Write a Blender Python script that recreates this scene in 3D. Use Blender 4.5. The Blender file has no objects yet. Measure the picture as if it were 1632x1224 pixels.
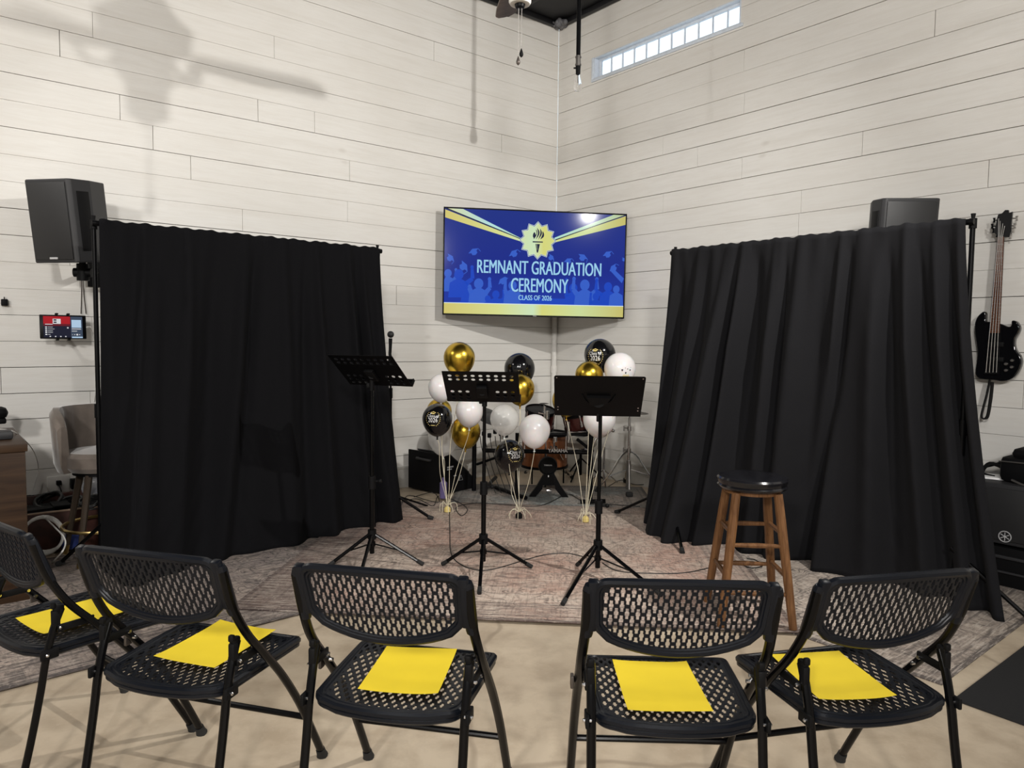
import bpy, bmesh, math, random
import numpy as np
from mathutils import Vector, Matrix
random.seed(7)
SC = bpy.context.scene
COL = SC.collection
PI = math.pi

# ------------------------------------------------------------------ camera
H = 1.38                                   # camera height (m)
FPX, PITCH, ROLL, WA = 1147.094, -0.0634867, 0.0107861, 0.6797269
cp, sp, cr, sr = math.cos(PITCH), math.sin(PITCH), math.cos(ROLL), math.sin(ROLL)
CF = Vector((0, cp, sp))
CR = Vector((cr, -sr*sp, sr*cp)); CU = Vector((-sr, -cr*sp, cr*cp))
cam = bpy.data.cameras.new('camera'); camo = bpy.data.objects.new('camera', cam); COL.objects.link(camo)
cam.sensor_width = 36; cam.lens = FPX/1632*36; cam.clip_start = .05; cam.clip_end = 100
camo.matrix_world = Matrix(((CR.x, CU.x, -CF.x, 0), (CR.y, CU.y, -CF.y, 0), (CR.z, CU.z, -CF.z, H), (0, 0, 0, 1)))
SC.camera = camo

# ------------------------------------------------------------------ world, lights, exposure
SC.view_settings.view_transform = 'Standard'; SC.view_settings.look = 'None'
SC.view_settings.exposure = -0.50; SC.view_settings.gamma = 1.0; SC.view_settings.use_curve_mapping = False
w = bpy.data.worlds.new('daylight_and_fill'); SC.world = w; w.use_nodes = True
nt = w.node_tree; bgn = nt.nodes['Background']
tc = nt.nodes.new('ShaderNodeTexCoord'); sx = nt.nodes.new('ShaderNodeSeparateXYZ'); nt.links.new(tc.outputs['Generated'], sx.inputs[0])
rm = nt.nodes.new('ShaderNodeValToRGB'); nt.links.new(sx.outputs['Y'], rm.inputs[0])
rm.color_ramp.elements[0].position = 0.0; rm.color_ramp.elements[0].color = (.46, .44, .41, 1)  # warm grey side: fill added for the open back of the room, not sky
rm.color_ramp.elements[1].position = .35; rm.color_ramp.elements[1].color = (1.9, 2.3, 2.6, 1)
nt.links.new(rm.outputs[0], bgn.inputs[0]); bgn.inputs[1].default_value = 1.0

def lamp(name, loc, power, col, rad):
    l = bpy.data.lights.new(name, 'POINT'); l.energy = power; l.color = col; l.shadow_soft_size = rad
    o = bpy.data.objects.new(name, l); COL.objects.link(o); o.location = loc; return o
def flood(name, loc, aim, power, col, rad, angle, blend):
    l = bpy.data.lights.new(name, 'SPOT'); l.energy = power; l.color = col; l.shadow_soft_size = rad
    l.spot_size = math.radians(angle); l.spot_blend = blend
    o = bpy.data.objects.new(name, l); COL.objects.link(o); o.location = loc
    o.rotation_euler = (Vector(aim)-Vector(loc)).to_track_quat('-Z', 'Y').to_euler(); return o
flood('ceiling_flood_right', (2.15, 2.71, 3.26), (-1.7, 5.3, .9), 500, (1, .97, .92), .03, 135, .8)
flood('ceiling_flood_left', (-3.30, 3.42, 3.27), (.6, 4.9, .4), 95, (1, .96, .91), .04, 135, .8)
lamp('ceiling_lamp_rear', (.60, .20, 3.9), 75, (1, .97, .93), .16)
lamp('fill_light_far_right', (.35, -3.6, 3.4), 1080, (1, .97, .93), .25)  # unseen fill light, added far behind the camera to even out the walls
lamp('fill_light_far_left', (-1.9, -3.4, 3.4), 1000, (1, .97, .93), .25)  # second added fill light, brightens the low corner; no known fixture
lamp('ceiling_lamp_back_left', (-1.18, .47, 2.92), 35, (1, .97, .93), .13)

# ------------------------------------------------------------------ photo geometry helpers (positions in the room)
def ray(x, y): return CF + CR*((x-816)/FPX) - CU*((y-612)/FPX)
def fl(x, y, z=0.0):
    d = ray(x, y); t = (z-H)/d.z; return Vector((d.x*t, d.y*t, z))
def at(x, y, Y):
    d = ray(x, y); t = Y/d.y; return Vector((d.x*t, Y, H+d.z*t))
COR = Vector((.45, 7.714, 0))
DL = Vector((-math.cos(WA), -math.sin(WA), 0)); DR = Vector((math.sin(WA), -math.cos(WA), 0))
NL = Vector((DR.x, DR.y, 0)); NR = Vector((DL.x, DL.y, 0))      # into the room
def wp(side, u, z, off=0.0):
    d, n = (DL, NL) if side == 'L' else (DR, NR)
    return COR + d*u + n*off + Vector((0, 0, z))
def wl(x, y, side, off=0.0):
    n = NL if side == 'L' else NR
    q = ray(x, y); c = COR + n*off; t = (c.x*n.x + c.y*n.y)/(q.x*n.x + q.y*n.y)
    return Vector((q.x*t, q.y*t, H + q.z*t))

# ------------------------------------------------------------------ materials
def mat(name, col, rough=.5, metal=0.0, **kw):
    m = bpy.data.materials.new(name); m.use_nodes = True
    b = m.node_tree.nodes['Principled BSDF']
    b.inputs['Base Color'].default_value = (*col, 1); b.inputs['Roughness'].default_value = rough
    b.inputs['Metallic'].default_value = metal
    b.inputs['Specular IOR Level'].default_value = kw.pop('spec', .5)
    for k, v in kw.items():
        if k in ('var', 'bump', 'scale'): continue
        b.inputs[k.replace('_', ' ')].default_value = v
    var, bump, sc = kw.get('var', .06), kw.get('bump', 0), kw.get('scale', 30)
    N, L = m.node_tree.nodes, m.node_tree.links
    t = N.new('ShaderNodeTexCoord'); n = N.new('ShaderNodeTexNoise'); n.inputs['Scale'].default_value = sc
    n.inputs['Detail'].default_value = 4
    L.new(t.outputs['Object'], n.inputs['Vector'])
    r = N.new('ShaderNodeValToRGB'); L.new(n.outputs['Fac'], r.inputs[0])
    r.color_ramp.elements[0].position = .3; r.color_ramp.elements[1].position = .7
    r.color_ramp.elements[0].color = (*[c*(1-var) for c in col], 1); r.color_ramp.elements[1].color = (*[min(1, c*(1+var)) for c in col], 1)
    L.new(r.outputs[0], b.inputs['Base Color'])
    if bump:
        bp = N.new('ShaderNodeBump'); bp.inputs['Strength'].default_value = bump; bp.inputs['Distance'].default_value = .002
        L.new(n.outputs['Fac'], bp.inputs['Height']); L.new(bp.outputs[0], b.inputs['Normal'])
    return m
def emit(name, col, s=1.0):
    m = bpy.data.materials.new(name); m.use_nodes = True
    b = m.node_tree.nodes['Principled BSDF']; b.inputs['Base Color'].default_value = (.01, .01, .01, 1)
    b.inputs['Roughness'].default_value = .11; b.inputs['Specular IOR Level'].default_value = .07
    b.inputs['Emission Color'].default_value = (*col, 1); b.inputs['Emission Strength'].default_value = s
    return m
class NG:
    def __init__(s, name):
        s.m = bpy.data.materials.new(name); s.m.use_nodes = True
        s.N, s.L = s.m.node_tree.nodes, s.m.node_tree.links; s.b = s.N['Principled BSDF']
        s.tc = s.N.new('ShaderNodeTexCoord')
    def math(s, op, a, b=None, c=None):
        n = s.N.new('ShaderNodeMath'); n.operation = op
        for i, v in enumerate((a, b, c)):
            if v is None: continue
            if isinstance(v, (int, float)): n.inputs[i].default_value = v
            else: s.L.new(v, n.inputs[i])
        return n.outputs[0]
    def map(s, vec, scale=(1, 1, 1), loc=(0, 0, 0)):
        n = s.N.new('ShaderNodeMapping'); n.inputs['Scale'].default_value = scale; n.inputs['Location'].default_value = loc
        s.L.new(vec, n.inputs['Vector']); return n.outputs[0]
    def noise(s, vec, scale, det=4, dist=0, rough=.5):
        n = s.N.new('ShaderNodeTexNoise'); n.inputs['Scale'].default_value = scale; n.inputs['Detail'].default_value = det
        n.inputs['Distortion'].default_value = dist; n.inputs['Roughness'].default_value = rough
        s.L.new(vec, n.inputs['Vector']); return n.outputs['Fac']
    def ramp(s, v, stops):
        n = s.N.new('ShaderNodeValToRGB'); s.L.new(v, n.inputs[0]); e = n.color_ramp.elements
        while len(e) > len(stops): e.remove(e[-1])
        while len(e) < len(stops): e.new(.5)
        for k, (p, c) in enumerate(stops):
            e[k].position = p; e[k].color = (*c, 1) if isinstance(c, tuple) else (c, c, c, 1)
        return n.outputs[0]
    def mix(s, f, a, b, mode='MIX'):
        n = s.N.new('ShaderNodeMix'); n.data_type = 'RGBA'; n.blend_type = mode
        for i, v in ((0, f), (6, a), (7, b)):
            if isinstance(v, (int, float)): n.inputs[i].default_value = v
            elif isinstance(v, tuple): n.inputs[i].default_value = (*v, 1)
            else: s.L.new(v, n.inputs[i])
        return n.outputs[2]
    def bump(s, h, st, d=.003):
        n = s.N.new('ShaderNodeBump'); n.inputs['Strength'].default_value = st; n.inputs['Distance'].default_value = d
        s.L.new(h, n.inputs['Height']); s.L.new(n.outputs[0], s.b.inputs['Normal'])

def wall_mat(name):
    g = NG(name); o = g.tc.outputs['Object']      # object x along the wall, z up
    st = g.map(o, (1.2, 1, 14)); grain = g.noise(st, 3.2, 6, .6, .6)
    fine = g.noise(g.map(o, (6, 1, 90)), 2.0, 4, .2)
    knots = g.N.new('ShaderNodeTexVoronoi'); knots.inputs['Scale'].default_value = 1.35
    g.L.new(g.map(o, (1.0, 1, 2.1)), knots.inputs['Vector'])
    kn = g.ramp(knots.outputs['Distance'], [(0.0, 0.0), (.035, .5), (.07, 1.0)])
    blot = g.noise(o, .9, 3)
    c = g.mix(g.ramp(blot, [(.35, 0.0), (.65, 1.0)]), (.725, .705, .665), (.78, .765, .73))
    c = g.mix(g.math('MULTIPLY', g.ramp(grain, [(.42, 0.0), (.75, 1.0)]), .35), c, (.64, .605, .55))
    c = g.mix(.6, c, g.mix(kn, (.50, .46, .41), c))
    c = g.mix(g.math('MULTIPLY', g.ramp(g.noise(g.map(o, (.5, 1, 5.5)), 2.2, 3), [(.52, 0.0), (.70, 1.0)]), .22), c, (.60, .56, .50))
    g.L.new(c, g.b.inputs['Base Color']); g.b.inputs['Roughness'].default_value = .55
    h = g.math('ADD', g.math('MULTIPLY', grain, .7), g.math('MULTIPLY', fine, .5))
    g.bump(h, .35, .003)
    return g.m
def wood_mat(name, a, b, axis=2, sc=1.0, rough=.4):
    g = NG(name); s = [14*sc]*3; s[axis] = 1.1*sc
    n = g.noise(g.map(g.tc.outputs['Object'], tuple(s)), 3, 6, .8, .6)
    c = g.ramp(n, [(.3, a), (.7, b)]); g.L.new(c, g.b.inputs['Base Color']); g.b.inputs['Roughness'].default_value = rough; g.b.inputs['Specular IOR Level'].default_value = .25
    g.bump(n, .15, .001); return g.m
def floor_mat():
    g = NG('stained concrete'); o = g.tc.outputs['Object']
    n1 = g.noise(o, .8, 5, .4); n2 = g.noise(o, 6, 8, .2, .65); n3 = g.noise(o, 55, 4)
    c = g.ramp(n1, [(.3, (.48, .39, .285)), (.7, (.61, .515, .39))])
    c = g.mix(g.ramp(n2, [(.35, .55), (.58, 0.0)]), c, (.34, .26, .18))
    c = g.mix(g.ramp(n3, [(.60, 0.0), (.72, .35)]), c, (.55, .48, .38))
    v = g.N.new('ShaderNodeTexVoronoi'); v.feature = 'DISTANCE_TO_EDGE'; v.inputs['Scale'].default_value = .75
    dn = g.N.new('ShaderNodeTexNoise'); dn.inputs['Scale'].default_value = 2.5; g.L.new(o, dn.inputs['Vector'])
    vm = g.N.new('ShaderNodeVectorMath'); vm.operation = 'MULTIPLY_ADD'; g.L.new(dn.outputs['Color'], vm.inputs[0])
    vm.inputs[1].default_value = (.25, .25, .25); g.L.new(o, vm.inputs[2]); g.L.new(vm.outputs[0], v.inputs['Vector'])
    crack = g.ramp(v.outputs['Distance'], [(0.0, .55), (.006, .45), (.012, 0.0)])
    c = g.mix(crack, c, (.27, .21, .15))
    g.L.new(c, g.b.inputs['Base Color']); g.L.new(g.ramp(n2, [(.3, .38), (.7, .6)]), g.b.inputs['Roughness'])
    g.bump(n3, .08, .001); return g.m
def rug_mat(name, hx, hy, base, alt, dark, light, seed=0.0, lines=1.0, border=True, side=0):
    g = NG(name); o = g.tc.outputs['Object']
    s = g.N.new('ShaderNodeSeparateXYZ'); g.L.new(o, s.inputs[0])
    ax = g.math('ABSOLUTE', s.outputs['X']); ay = g.math('ABSOLUTE', s.outputs['Y'])
    cb = g.N.new('ShaderNodeCombineXYZ'); g.L.new(ax, cb.inputs[0]); g.L.new(ay, cb.inputs[1]); cb.inputs[2].default_value = seed
    sym = cb.outputs[0]
    patch = g.noise(g.map(o, (1, 1, 1), (seed, seed*2, 0)), 1.6, 5, .5, .6)
    c = g.mix(g.ramp(patch, [(.40, 0.0), (.60, 1.0)]), base, alt)
    # arabesque contours, mirrored about both axes
    n = g.noise(sym, 3.4, 2, 1.2, .5)
    cont = g.math('ABSOLUTE', g.math('SUBTRACT', g.math('FRACT', g.math('MULTIPLY', n, 13.0)), .5))
    ln = g.ramp(cont, [(0.0, 1.0), (.10, .8), (.17, 0.0)])
    v = g.N.new('ShaderNodeTexVoronoi'); v.feature = 'DISTANCE_TO_EDGE'; v.inputs['Scale'].default_value = 7.0; g.L.new(sym, v.inputs['Vector'])
    vl = g.ramp(v.outputs['Distance'], [(0.0, .8), (.035, .5), (.06, 0.0)])
    worn = g.ramp(g.noise(o, 5, 6, .3, .75), [(.36, .25), (.56, 1.0)])
    n2 = g.noise(sym, 9.0, 1, .8, .5)
    cont2 = g.math('ABSOLUTE', g.math('SUBTRACT', g.math('FRACT', g.math('MULTIPLY', n2, 9.0)), .5))
    ln = g.math('MAXIMUM', ln, g.ramp(cont2, [(0.0, .6), (.08, .4), (.14, 0.0)]))
    pat = g.math('MULTIPLY', g.math('MAXIMUM', ln, vl), worn)
    c = g.mix(g.math('MULTIPLY', pat, .85*lines), c, dark)
    # border bands
    if border:
        db = g.math('MINIMUM', g.math('SUBTRACT', hx, ax), g.math('SUBTRACT', hy, ay))
        band = g.ramp(g.math('DIVIDE', db, .5), [(0.0, 1.0), (.05, 1.0), (.06, .15), (.10, .1), (.12, .9), (.15, .15), (.34, .1), (.37, .85), (.40, .1), (.44, .8), (.48, 0.0)])
        zone = g.ramp(g.math('DIVIDE', db, .5), [(0.0, .35), (.40, .30), (.44, .0)])
        c = g.mix(zone, c, tuple(.5*(a_+b_) for a_, b_ in zip(dark, base)))
        c = g.mix(g.math('MULTIPLY', band, .85), c, dark)
    if side:     # one end of the rug keeps its dark charcoal dye
        e = g.math('ADD', s.outputs['X'], g.math('MULTIPLY', g.noise(o, 3.0, 5), .35))
        c = g.mix(g.math('MULTIPLY', g.ramp(g.math('ADD', e, side), [(.0, 1.0), (.38, .85), (.62, 0.0)]), .72), c, dark)
    # weave: crossed threads, faded
    wv = g.noise(g.map(o, (90, 8, 1)), 1.0, 2, 0, .5); wh = g.noise(g.map(o, (8, 90, 1)), 1.0, 2, 0, .5)
    c = g.mix(g.math('MULTIPLY', g.ramp(wv, [(.52, 0.0), (.62, 1.0)]), .32), c, dark)
    c = g.mix(g.math('MULTIPLY', g.ramp(wh, [(.52, 0.0), (.62, 1.0)]), .35), c, light)
    sp_ = g.noise(o, 75, 4, 0, .8)
    c = g.mix(g.ramp(sp_, [(.56, 0.0), (.66, .35)]), c, light)
    c = g.mix(g.ramp(sp_, [(.34, .4), (.42, 0.0)]), c, dark)
    g.L.new(c, g.b.inputs['Base Color']); g.b.inputs['Roughness'].default_value = .95
    g.bump(g.math('ADD', wv, wh), .3, .002); return g.m

M = {}
M['wall_l'] = wall_mat('white shiplap left'); M['gap'] = mat('dark plank gap', (.05, .045, .038), .9)
M['floor'] = floor_mat()
M['ceil'] = mat('black painted ceiling', (.006, .006, .008), .6, bump=.3, scale=12)
M['white'] = mat('white painted trim', (.72, .70, .66), .45)
M['wint'] = mat('blue white window frame', (.66, .72, .80), .4)
M['black'] = mat('black metal', (.0025, .0025, .003), .4, spec=.12)
M['blackm'] = mat('matte black', (.0035, .0035, .004), .6, spec=.15)
M['plast'] = mat('black chair plastic', (.0040, .0053, .0086), .34, spec=.24, bump=.15, scale=400)
M['tube'] = mat('black enamel tube', (.0018, .0018, .0022), .24, spec=.18)
M['rubber'] = mat('rubber', (.010, .010, .010), .8)
M['chrome'] = mat('chrome', (.62, .62, .63), .18, 1.0)
M['steel'] = mat('brushed steel', (.40, .38, .36), .38, 1.0)
M['galv'] = mat('galvanised pipe', (.17, .16, .15), .5, .8)
M['paper'] = mat('yellow paper', (.80, .60, .018), .75, var=.03, scale=8)
M['gold'] = mat('chrome gold latex', (.60, .40, .05), .27, 1.0, var=.1, scale=5)
M['bblk'] = mat('black latex', (.004, .004, .005), .12, spec=.6)
M['bwht'] = mat('white latex', (.80, .78, .78), .22, Subsurface_Weight=.2, var=.02)
M['bclr'] = mat('clear latex', (.85, .85, .83), .12, Transmission_Weight=.0, Alpha=.42)
M['ribbon'] = mat('cream ribbon', (.72, .66, .50), .4)
M['inkg'] = mat('gold ink', (.75, .60, .22), .4); M['inkw'] = mat('white ink', (.85, .85, .85), .5); M['inkk'] = mat('black ink', (.01, .01, .01), .5)
M['drapeL'] = mat('black drape cloth', (.0062, .0062, .0072), .9, spec=.05, Sheen_Weight=.006, Sheen_Roughness=.5, bump=.2, scale=150)
M['drapeR'] = mat('lit black drape cloth', (.0115, .0115, .0130), .85, spec=.06, Sheen_Weight=.015, Sheen_Roughness=.5, bump=.2, scale=120)  # same black cloth as the left, grazing light put into a paler tone
M['oak'] = wood_mat('stool wood', (.085, .036, .014), (.19, .092, .038), 2, 1.5, .35)
M['walnut'] = wood_mat('dark wood desk', (.018, .009, .005), (.050, .027, .014), 0, .6, .45)
M['fanwood'] = wood_mat('fan blade wood', (.055, .033, .02), (.11, .07, .045), 0, 1, .35)
M['vinyl'] = mat('black vinyl', (.008, .008, .010), .18)
M['velvet'] = mat('taupe velvet', (.135, .110, .092), .8, Sheen_Weight=.8, Sheen_Roughness=.4, var=.15, scale=14)
M['legwood'] = mat('dark leg', (.045, .032, .022), .4); M['brass'] = mat('brass', (.50, .37, .15), .3, 1.0)
M['spk'] = mat('speaker plastic', (.020, .020, .022), .55, bump=.3, scale=250)
M['grille'] = mat('speaker grille', (.014, .014, .015), .5, bump=.5, scale=500, var=.3)
M['label'] = mat('silver print', (.45, .45, .46), .4)
M['red'] = mat('red print', (.5, .03, .02), .5)
M['bassblk'] = mat('gloss black lacquer', (.004, .004, .005), .06)
M['rosew'] = wood_mat('rosewood', (.085, .030, .016), (.16, .065, .035), 2, 1, .5)
M['string'] = mat('steel string', (.6, .58, .55), .3, 1.0)
M['shellO'] = wood_mat('amber drum shell', (.17, .055, .022), (.30, .115, .048), 2, .8, .2)
M['shellR'] = mat('burgundy drum shell', (.050, .012, .010), .12)
M['head'] = mat('drum head', (.03, .03, .03), .6)
M['mat'] = mat('black rubber mat', (.008, .008, .009), .85, bump=.4, scale=200)
M['cable'] = mat('black cable', (.008, .008, .008), .5); M['wcable'] = mat('white cable', (.70, .69, .66), .45)
M['glassb'] = mat('bulb glass', (1, 1, 1), .02, Transmission_Weight=1.0, IOR=1.15, var=0)
M['blue'] = mat('blue cloth', (.012, .03, .17), .7); M['crate'] = mat('brown leather crate', (.060, .018, .012), .5, var=.3)
M['greyw'] = mat('greywhite baseboard', (.50, .485, .45), .5)
M['knobg'] = mat('gray bracket', (.10, .085, .075), .4, .6)

# ------------------------------------------------------------------ mesh builder
def rotm(ax=None, ang=0): return Matrix.Rotation(ang, 4, ax)
def frame(o, x, y, z=None):
    """matrix with origin o and axes x, y, z"""
    x = Vector(x).normalized(); y = Vector(y).normalized(); z = Vector(z).normalized() if z is not None else x.cross(y)
    return Matrix(((x.x, y.x, z.x, o[0]), (x.y, y.y, z.y, o[1]), (x.z, y.z, z.z, o[2]), (0, 0, 0, 1)))
class MB:
    def __init__(s): s.v = []; s.f = []; s.m = []
    def add(s, vs, fs, mi=0, X=None):
        b = len(s.v)
        s.v += [tuple(X @ Vector(p)) if X is not None else tuple(p) for p in vs]
        s.f += [tuple(b+i for i in f) for f in fs]; s.m += [mi]*len(fs); return s
    def box(s, c, d, bev=0.0, mi=0, X=None):
        bm = bmesh.new(); bmesh.ops.create_cube(bm, size=1)
        for v in bm.verts: v.co = Vector((v.co.x*d[0]+c[0], v.co.y*d[1]+c[1], v.co.z*d[2]+c[2]))
        if bev > 0: bmesh.ops.bevel(bm, geom=bm.edges[:], offset=min(bev, min(d)*.49), segments=2, profile=.5, affect='EDGES')
        bm.verts.index_update()
        s.add([v.co.copy() for v in bm.verts], [[v.index for v in f.verts] for f in bm.faces], mi, X); bm.free(); return s
    def tube(s, pts, r, n=8, mi=0, closed=False, X=None, sx=1.0):
        P = [Vector(p) for p in pts]; k = len(P); R = r if isinstance(r, (list, tuple)) else [r]*k
        T = []
        for i in range(k):
            a = P[(i-1) % k] if closed or i > 0 else P[i]; b = P[(i+1) % k] if closed or i < k-1 else P[i]
            t = (b-a); T.append(t.normalized() if t.length > 1e-9 else Vector((0, 0, 1)))
        u = T[0].orthogonal().normalized() if abs(T[0].x) > .9 else T[0].cross(Vector((1, 0, 0))).normalized()
        vs = []
        for i in range(k):
            u = (u - T[i]*u.dot(T[i])); u = u.normalized() if u.length > 1e-6 else T[i].orthogonal().normalized()
            w_ = T[i].cross(u)
            for j in range(n):
                a = 2*PI*(j+.5)/n; vs.append(P[i] + u*math.cos(a)*R[i] + w_*math.sin(a)*R[i]*sx)
        fs = []
        for i in range(k if closed else k-1):
            for j in range(n):
                a, b = i*n+j, i*n+(j+1) % n; i2 = (i+1) % k
                fs.append((a, b, i2*n+(j+1) % n, i2*n+j))
        if not closed: fs.append(tuple(range(n))[::-1]); fs.append(tuple((k-1)*n+j for j in range(n)))
        return s.add(vs, fs, mi, X)
    def lathe(s, prof, n=24, mi=0, X=None, cap=True):
        vs = [(r*math.cos(2*PI*j/n), r*math.sin(2*PI*j/n), z) for r, z in prof for j in range(n)]
        fs = [(i*n+j, i*n+(j+1) % n, (i+1)*n+(j+1) % n, (i+1)*n+j) for i in range(len(prof)-1) for j in range(n)]
        if cap: fs += [tuple(range(n))[::-1], tuple((len(prof)-1)*n+j for j in range(n))]
        return s.add(vs, fs, mi, X)
    def prism(s, out, z0, z1, mi=0, X=None):
        n = len(out); vs = [(x, y, z0) for x, y in out] + [(x, y, z1) for x, y in out]
        ar = sum(out[i][0]*out[(i+1) % n][1]-out[(i+1) % n][0]*out[i][1] for i in range(n))
        fs = [tuple(range(n))[::-1], tuple(range(n, 2*n))] + [(i, (i+1) % n, n+(i+1) % n, n+i) for i in range(n)]
        if ar < 0: fs = [f[::-1] for f in fs]
        return s.add(vs, fs, mi, X)
    def sphere(s, c, r, n=12, mi=0, sc=(1, 1, 1)):
        prof = [(max(1e-4, math.sin(PI*i/n)*r), -math.cos(PI*i/n)*r) for i in range(n+1)]
        return s.lathe(prof, n*2, mi, Matrix.Translation(c) @ Matrix.Diagonal((*sc, 1)))
    def build(s, name, mats, parent=None, loc=None, smooth=35, X=None):
        me = bpy.data.meshes.new(name); me.from_pydata([tuple(v) for v in s.v], [], s.f)
        for m in (mats if isinstance(mats, list) else [mats]): me.materials.append(m)
        if len(me.materials) > 1: me.polygons.foreach_set('material_index', s.m)
        me.update()
        if smooth: me.shade_smooth(); me.set_sharp_from_angle(angle=math.radians(smooth))
        o = bpy.data.objects.new(name, me); COL.objects.link(o)
        if parent is not None: o.parent = parent
        if loc is not None: o.location = loc
        if X is not None: o.matrix_local = X
        return o
def tag(o, label=None, cat=None, group=None, kind=None):
    if label: o['label'] = label
    if cat: o['category'] = cat
    if group: o['group'] = group
    if kind: o['kind'] = kind
    return o
def empty(name, loc=(0, 0, 0), rz=0.0, label=None, cat=None, group=None, X=None):
    o = bpy.data.objects.new(name, None); COL.objects.link(o); o.empty_display_size = .1
    if X is not None: o.matrix_world = X
    else: o.location = loc; o.rotation_euler = (0, 0, rz)
    return tag(o, label, cat, group)
def copy_tree(o, parent=None):
    c = o.copy(); COL.objects.link(c)
    if parent is not None: c.parent = parent
    for ch in list(o.children): copy_tree(ch, c)
    return c
def struct(mb, name, mats, **k): return tag(mb.build(name, mats, **k), kind='structure')
def arc(cx, cy, r, a0, a1, n): return [(cx+r*math.cos(math.radians(a0+(a1-a0)*i/n)), cy+r*math.sin(math.radians(a0+(a1-a0)*i/n))) for i in range(n+1)]
def smoothpath(P, k=6):
    P = [Vector(p) for p in P]; out = []
    for i in range(len(P)-1):
        a, b, c, d = P[max(i-1, 0)], P[i], P[i+1], P[min(i+2, len(P)-1)]
        for j in range(k):
            t = j/k; out.append(.5*((2*b)+(c-a)*t+(2*a-5*b+4*c-d)*t*t+(3*b-a-3*c+d)*t**3))
    out.append(P[-1]); return out
def text_mesh(body, size, bold=0.0, sx=1.0, res=3, spacing=1.0):
    cu = bpy.data.curves.new('txt', 'FONT'); cu.body = body; cu.size = size; cu.align_x = 'CENTER'; cu.align_y = 'CENTER'
    cu.offset = bold; cu.resolution_u = res; cu.space_character = spacing; cu.fill_mode = 'FRONT'
    o = bpy.data.objects.new('txt', cu); COL.objects.link(o)
    dg = bpy.context.evaluated_depsgraph_get(); dg.update()
    me = bpy.data.meshes.new_from_object(o.evaluated_get(dg))
    vs = [(v.co.x*sx, v.co.y) for v in me.vertices]; fs = [tuple(p.vertices) for p in me.polygons]
    bpy.data.objects.remove(o); bpy.data.curves.remove(cu); bpy.data.meshes.remove(me)
    return vs, fs
def flat(mb, vs, fs, mi, z, dx=0, dy=0, X=None): mb.add([(x+dx, y+dy, z) for x, y in vs], fs, mi, X)

# ================================================================== SETTING
ZTOP = 4.64
KZ = lambda k: 4.5885 - .17183*k                      # height of plank joint k
def wall(side, length, hole=None, joints={}):
    mb = MB(); rnd = random.Random(3 if side == 'L' else 5)
    rows = [(KZ(k), KZ(k-1) if k > 0 else ZTOP, k) for k in range(0, 27)]
    rows = [(max(z0, 0), min(z1, ZTOP), k) for z0, z1, k in rows]
    for z0, z1, k in rows:
        gap = rnd.choice([.0012, .0020, .0026, .0036, .0044])
        js = sorted(joints.get(k, []))
        x = (js[-1] if js else rnd.uniform(.8, 2.5)); 
        while x < length:
            x += rnd.uniform(2.2, 3.7)
            if x < length: js.append(x)
        js = [0]+sorted(js)+[length]
        for a, b in zip(js, js[1:]):
            jg = rnd.choice([.0008, .0014, .0024])
            segs = [(a+(jg if a > 0 else 0), b-jg, z0+gap, z1)]
            if hole:
                h0, h1, y0, y1 = hole; ns = []
                for (p, q, r0, r1) in segs:
                    if q <= h0 or p >= h1 or r1 <= y0 or r0 >= y1: ns.append((p, q, r0, r1)); continue
                    if p < h0: ns.append((p, h0, r0, r1))
                    if q > h1: ns.append((h1, q, r0, r1))
                    if r0 < y0: ns.append((max(p, h0), min(q, h1), r0, y0))
                    if r1 > y1: ns.append((max(p, h0), min(q, h1), y1, r1))
                segs = ns
            dy = rnd.uniform(-.0006, .0006)
            for (p, q, r0, r1) in segs:
                if q-p < .002 or r1-r0 < .002: continue
                e = .0012                                  # eased edges
                vs = [(p, dy+.001, r0), (q, dy+.001, r0), (q, dy+.001, r1), (p, dy+.001, r1), (p+e, dy, r0+e), (q-e, dy, r0+e), (q-e, dy, r1-e), (p+e, dy, r1-e),
                      (p, .014, r0), (q, .014, r0), (q, .014, r1), (p, .014, r1)]
                fs = [(4, 5, 6, 7), (0, 1, 5, 4), (1, 2, 6, 5), (2, 3, 7, 6), (3, 0, 4, 7), (8, 9, 1, 0), (9, 10, 2, 1), (10, 11, 3, 2), (11, 8, 0, 3)]
                mb.add(vs, fs, 0)
    # backing behind the planks
    if hole:
        h0, h1, y0, y1 = hole
        for p, q, r0, r1 in ((0, h0, 0, ZTOP), (h1, length, 0, ZTOP), (h0, h1, 0, y0), (h0, h1, y1, ZTOP)):
            mb.box(((p+q)/2, .0515, (r0+r1)/2), (q-p, .075, r1-r0), 0, 1)
    else: mb.box((length/2, .0515, ZTOP/2), (length, .075, ZTOP), 0, 1)
    n, d = (NL, DL) if side == 'L' else (NR, DR)
    X = frame(COR, d, -n, Vector((0, 0, 1)))
    o = struct(mb, 'wall_left' if side == 'L' else 'wall_right', [M['wall_l'], M['gap']], smooth=0, X=X)
    if side == 'L': # mirrored frame: flip normals
        o.data.flip_normals()
    return X
def u_of(x, y, side): return (wl(x, y, side)-COR).to_2d().length
JL = {11: [u_of(244, 219, 'L')], 7: [], 10: [u_of(190, 128, 'L')], 9: [u_of(411, 170, 'L')], 8: [u_of(95, 70, 'L')], 12: [], 6: [u_of(437, 75, 'L'), ], 13: [u_of(554, 300, 'L')], 14: [u_of(386, 315, 'L')],
      17: [u_of(632, 500, 'L')]}
JL[9].append(u_of(501, 125, 'L')); JL[11].append(u_of(557, 237, 'L')); JL[4] = [u_of(692, 48, 'L')]; JL[8].append(u_of(800, 175, 'L'))
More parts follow.
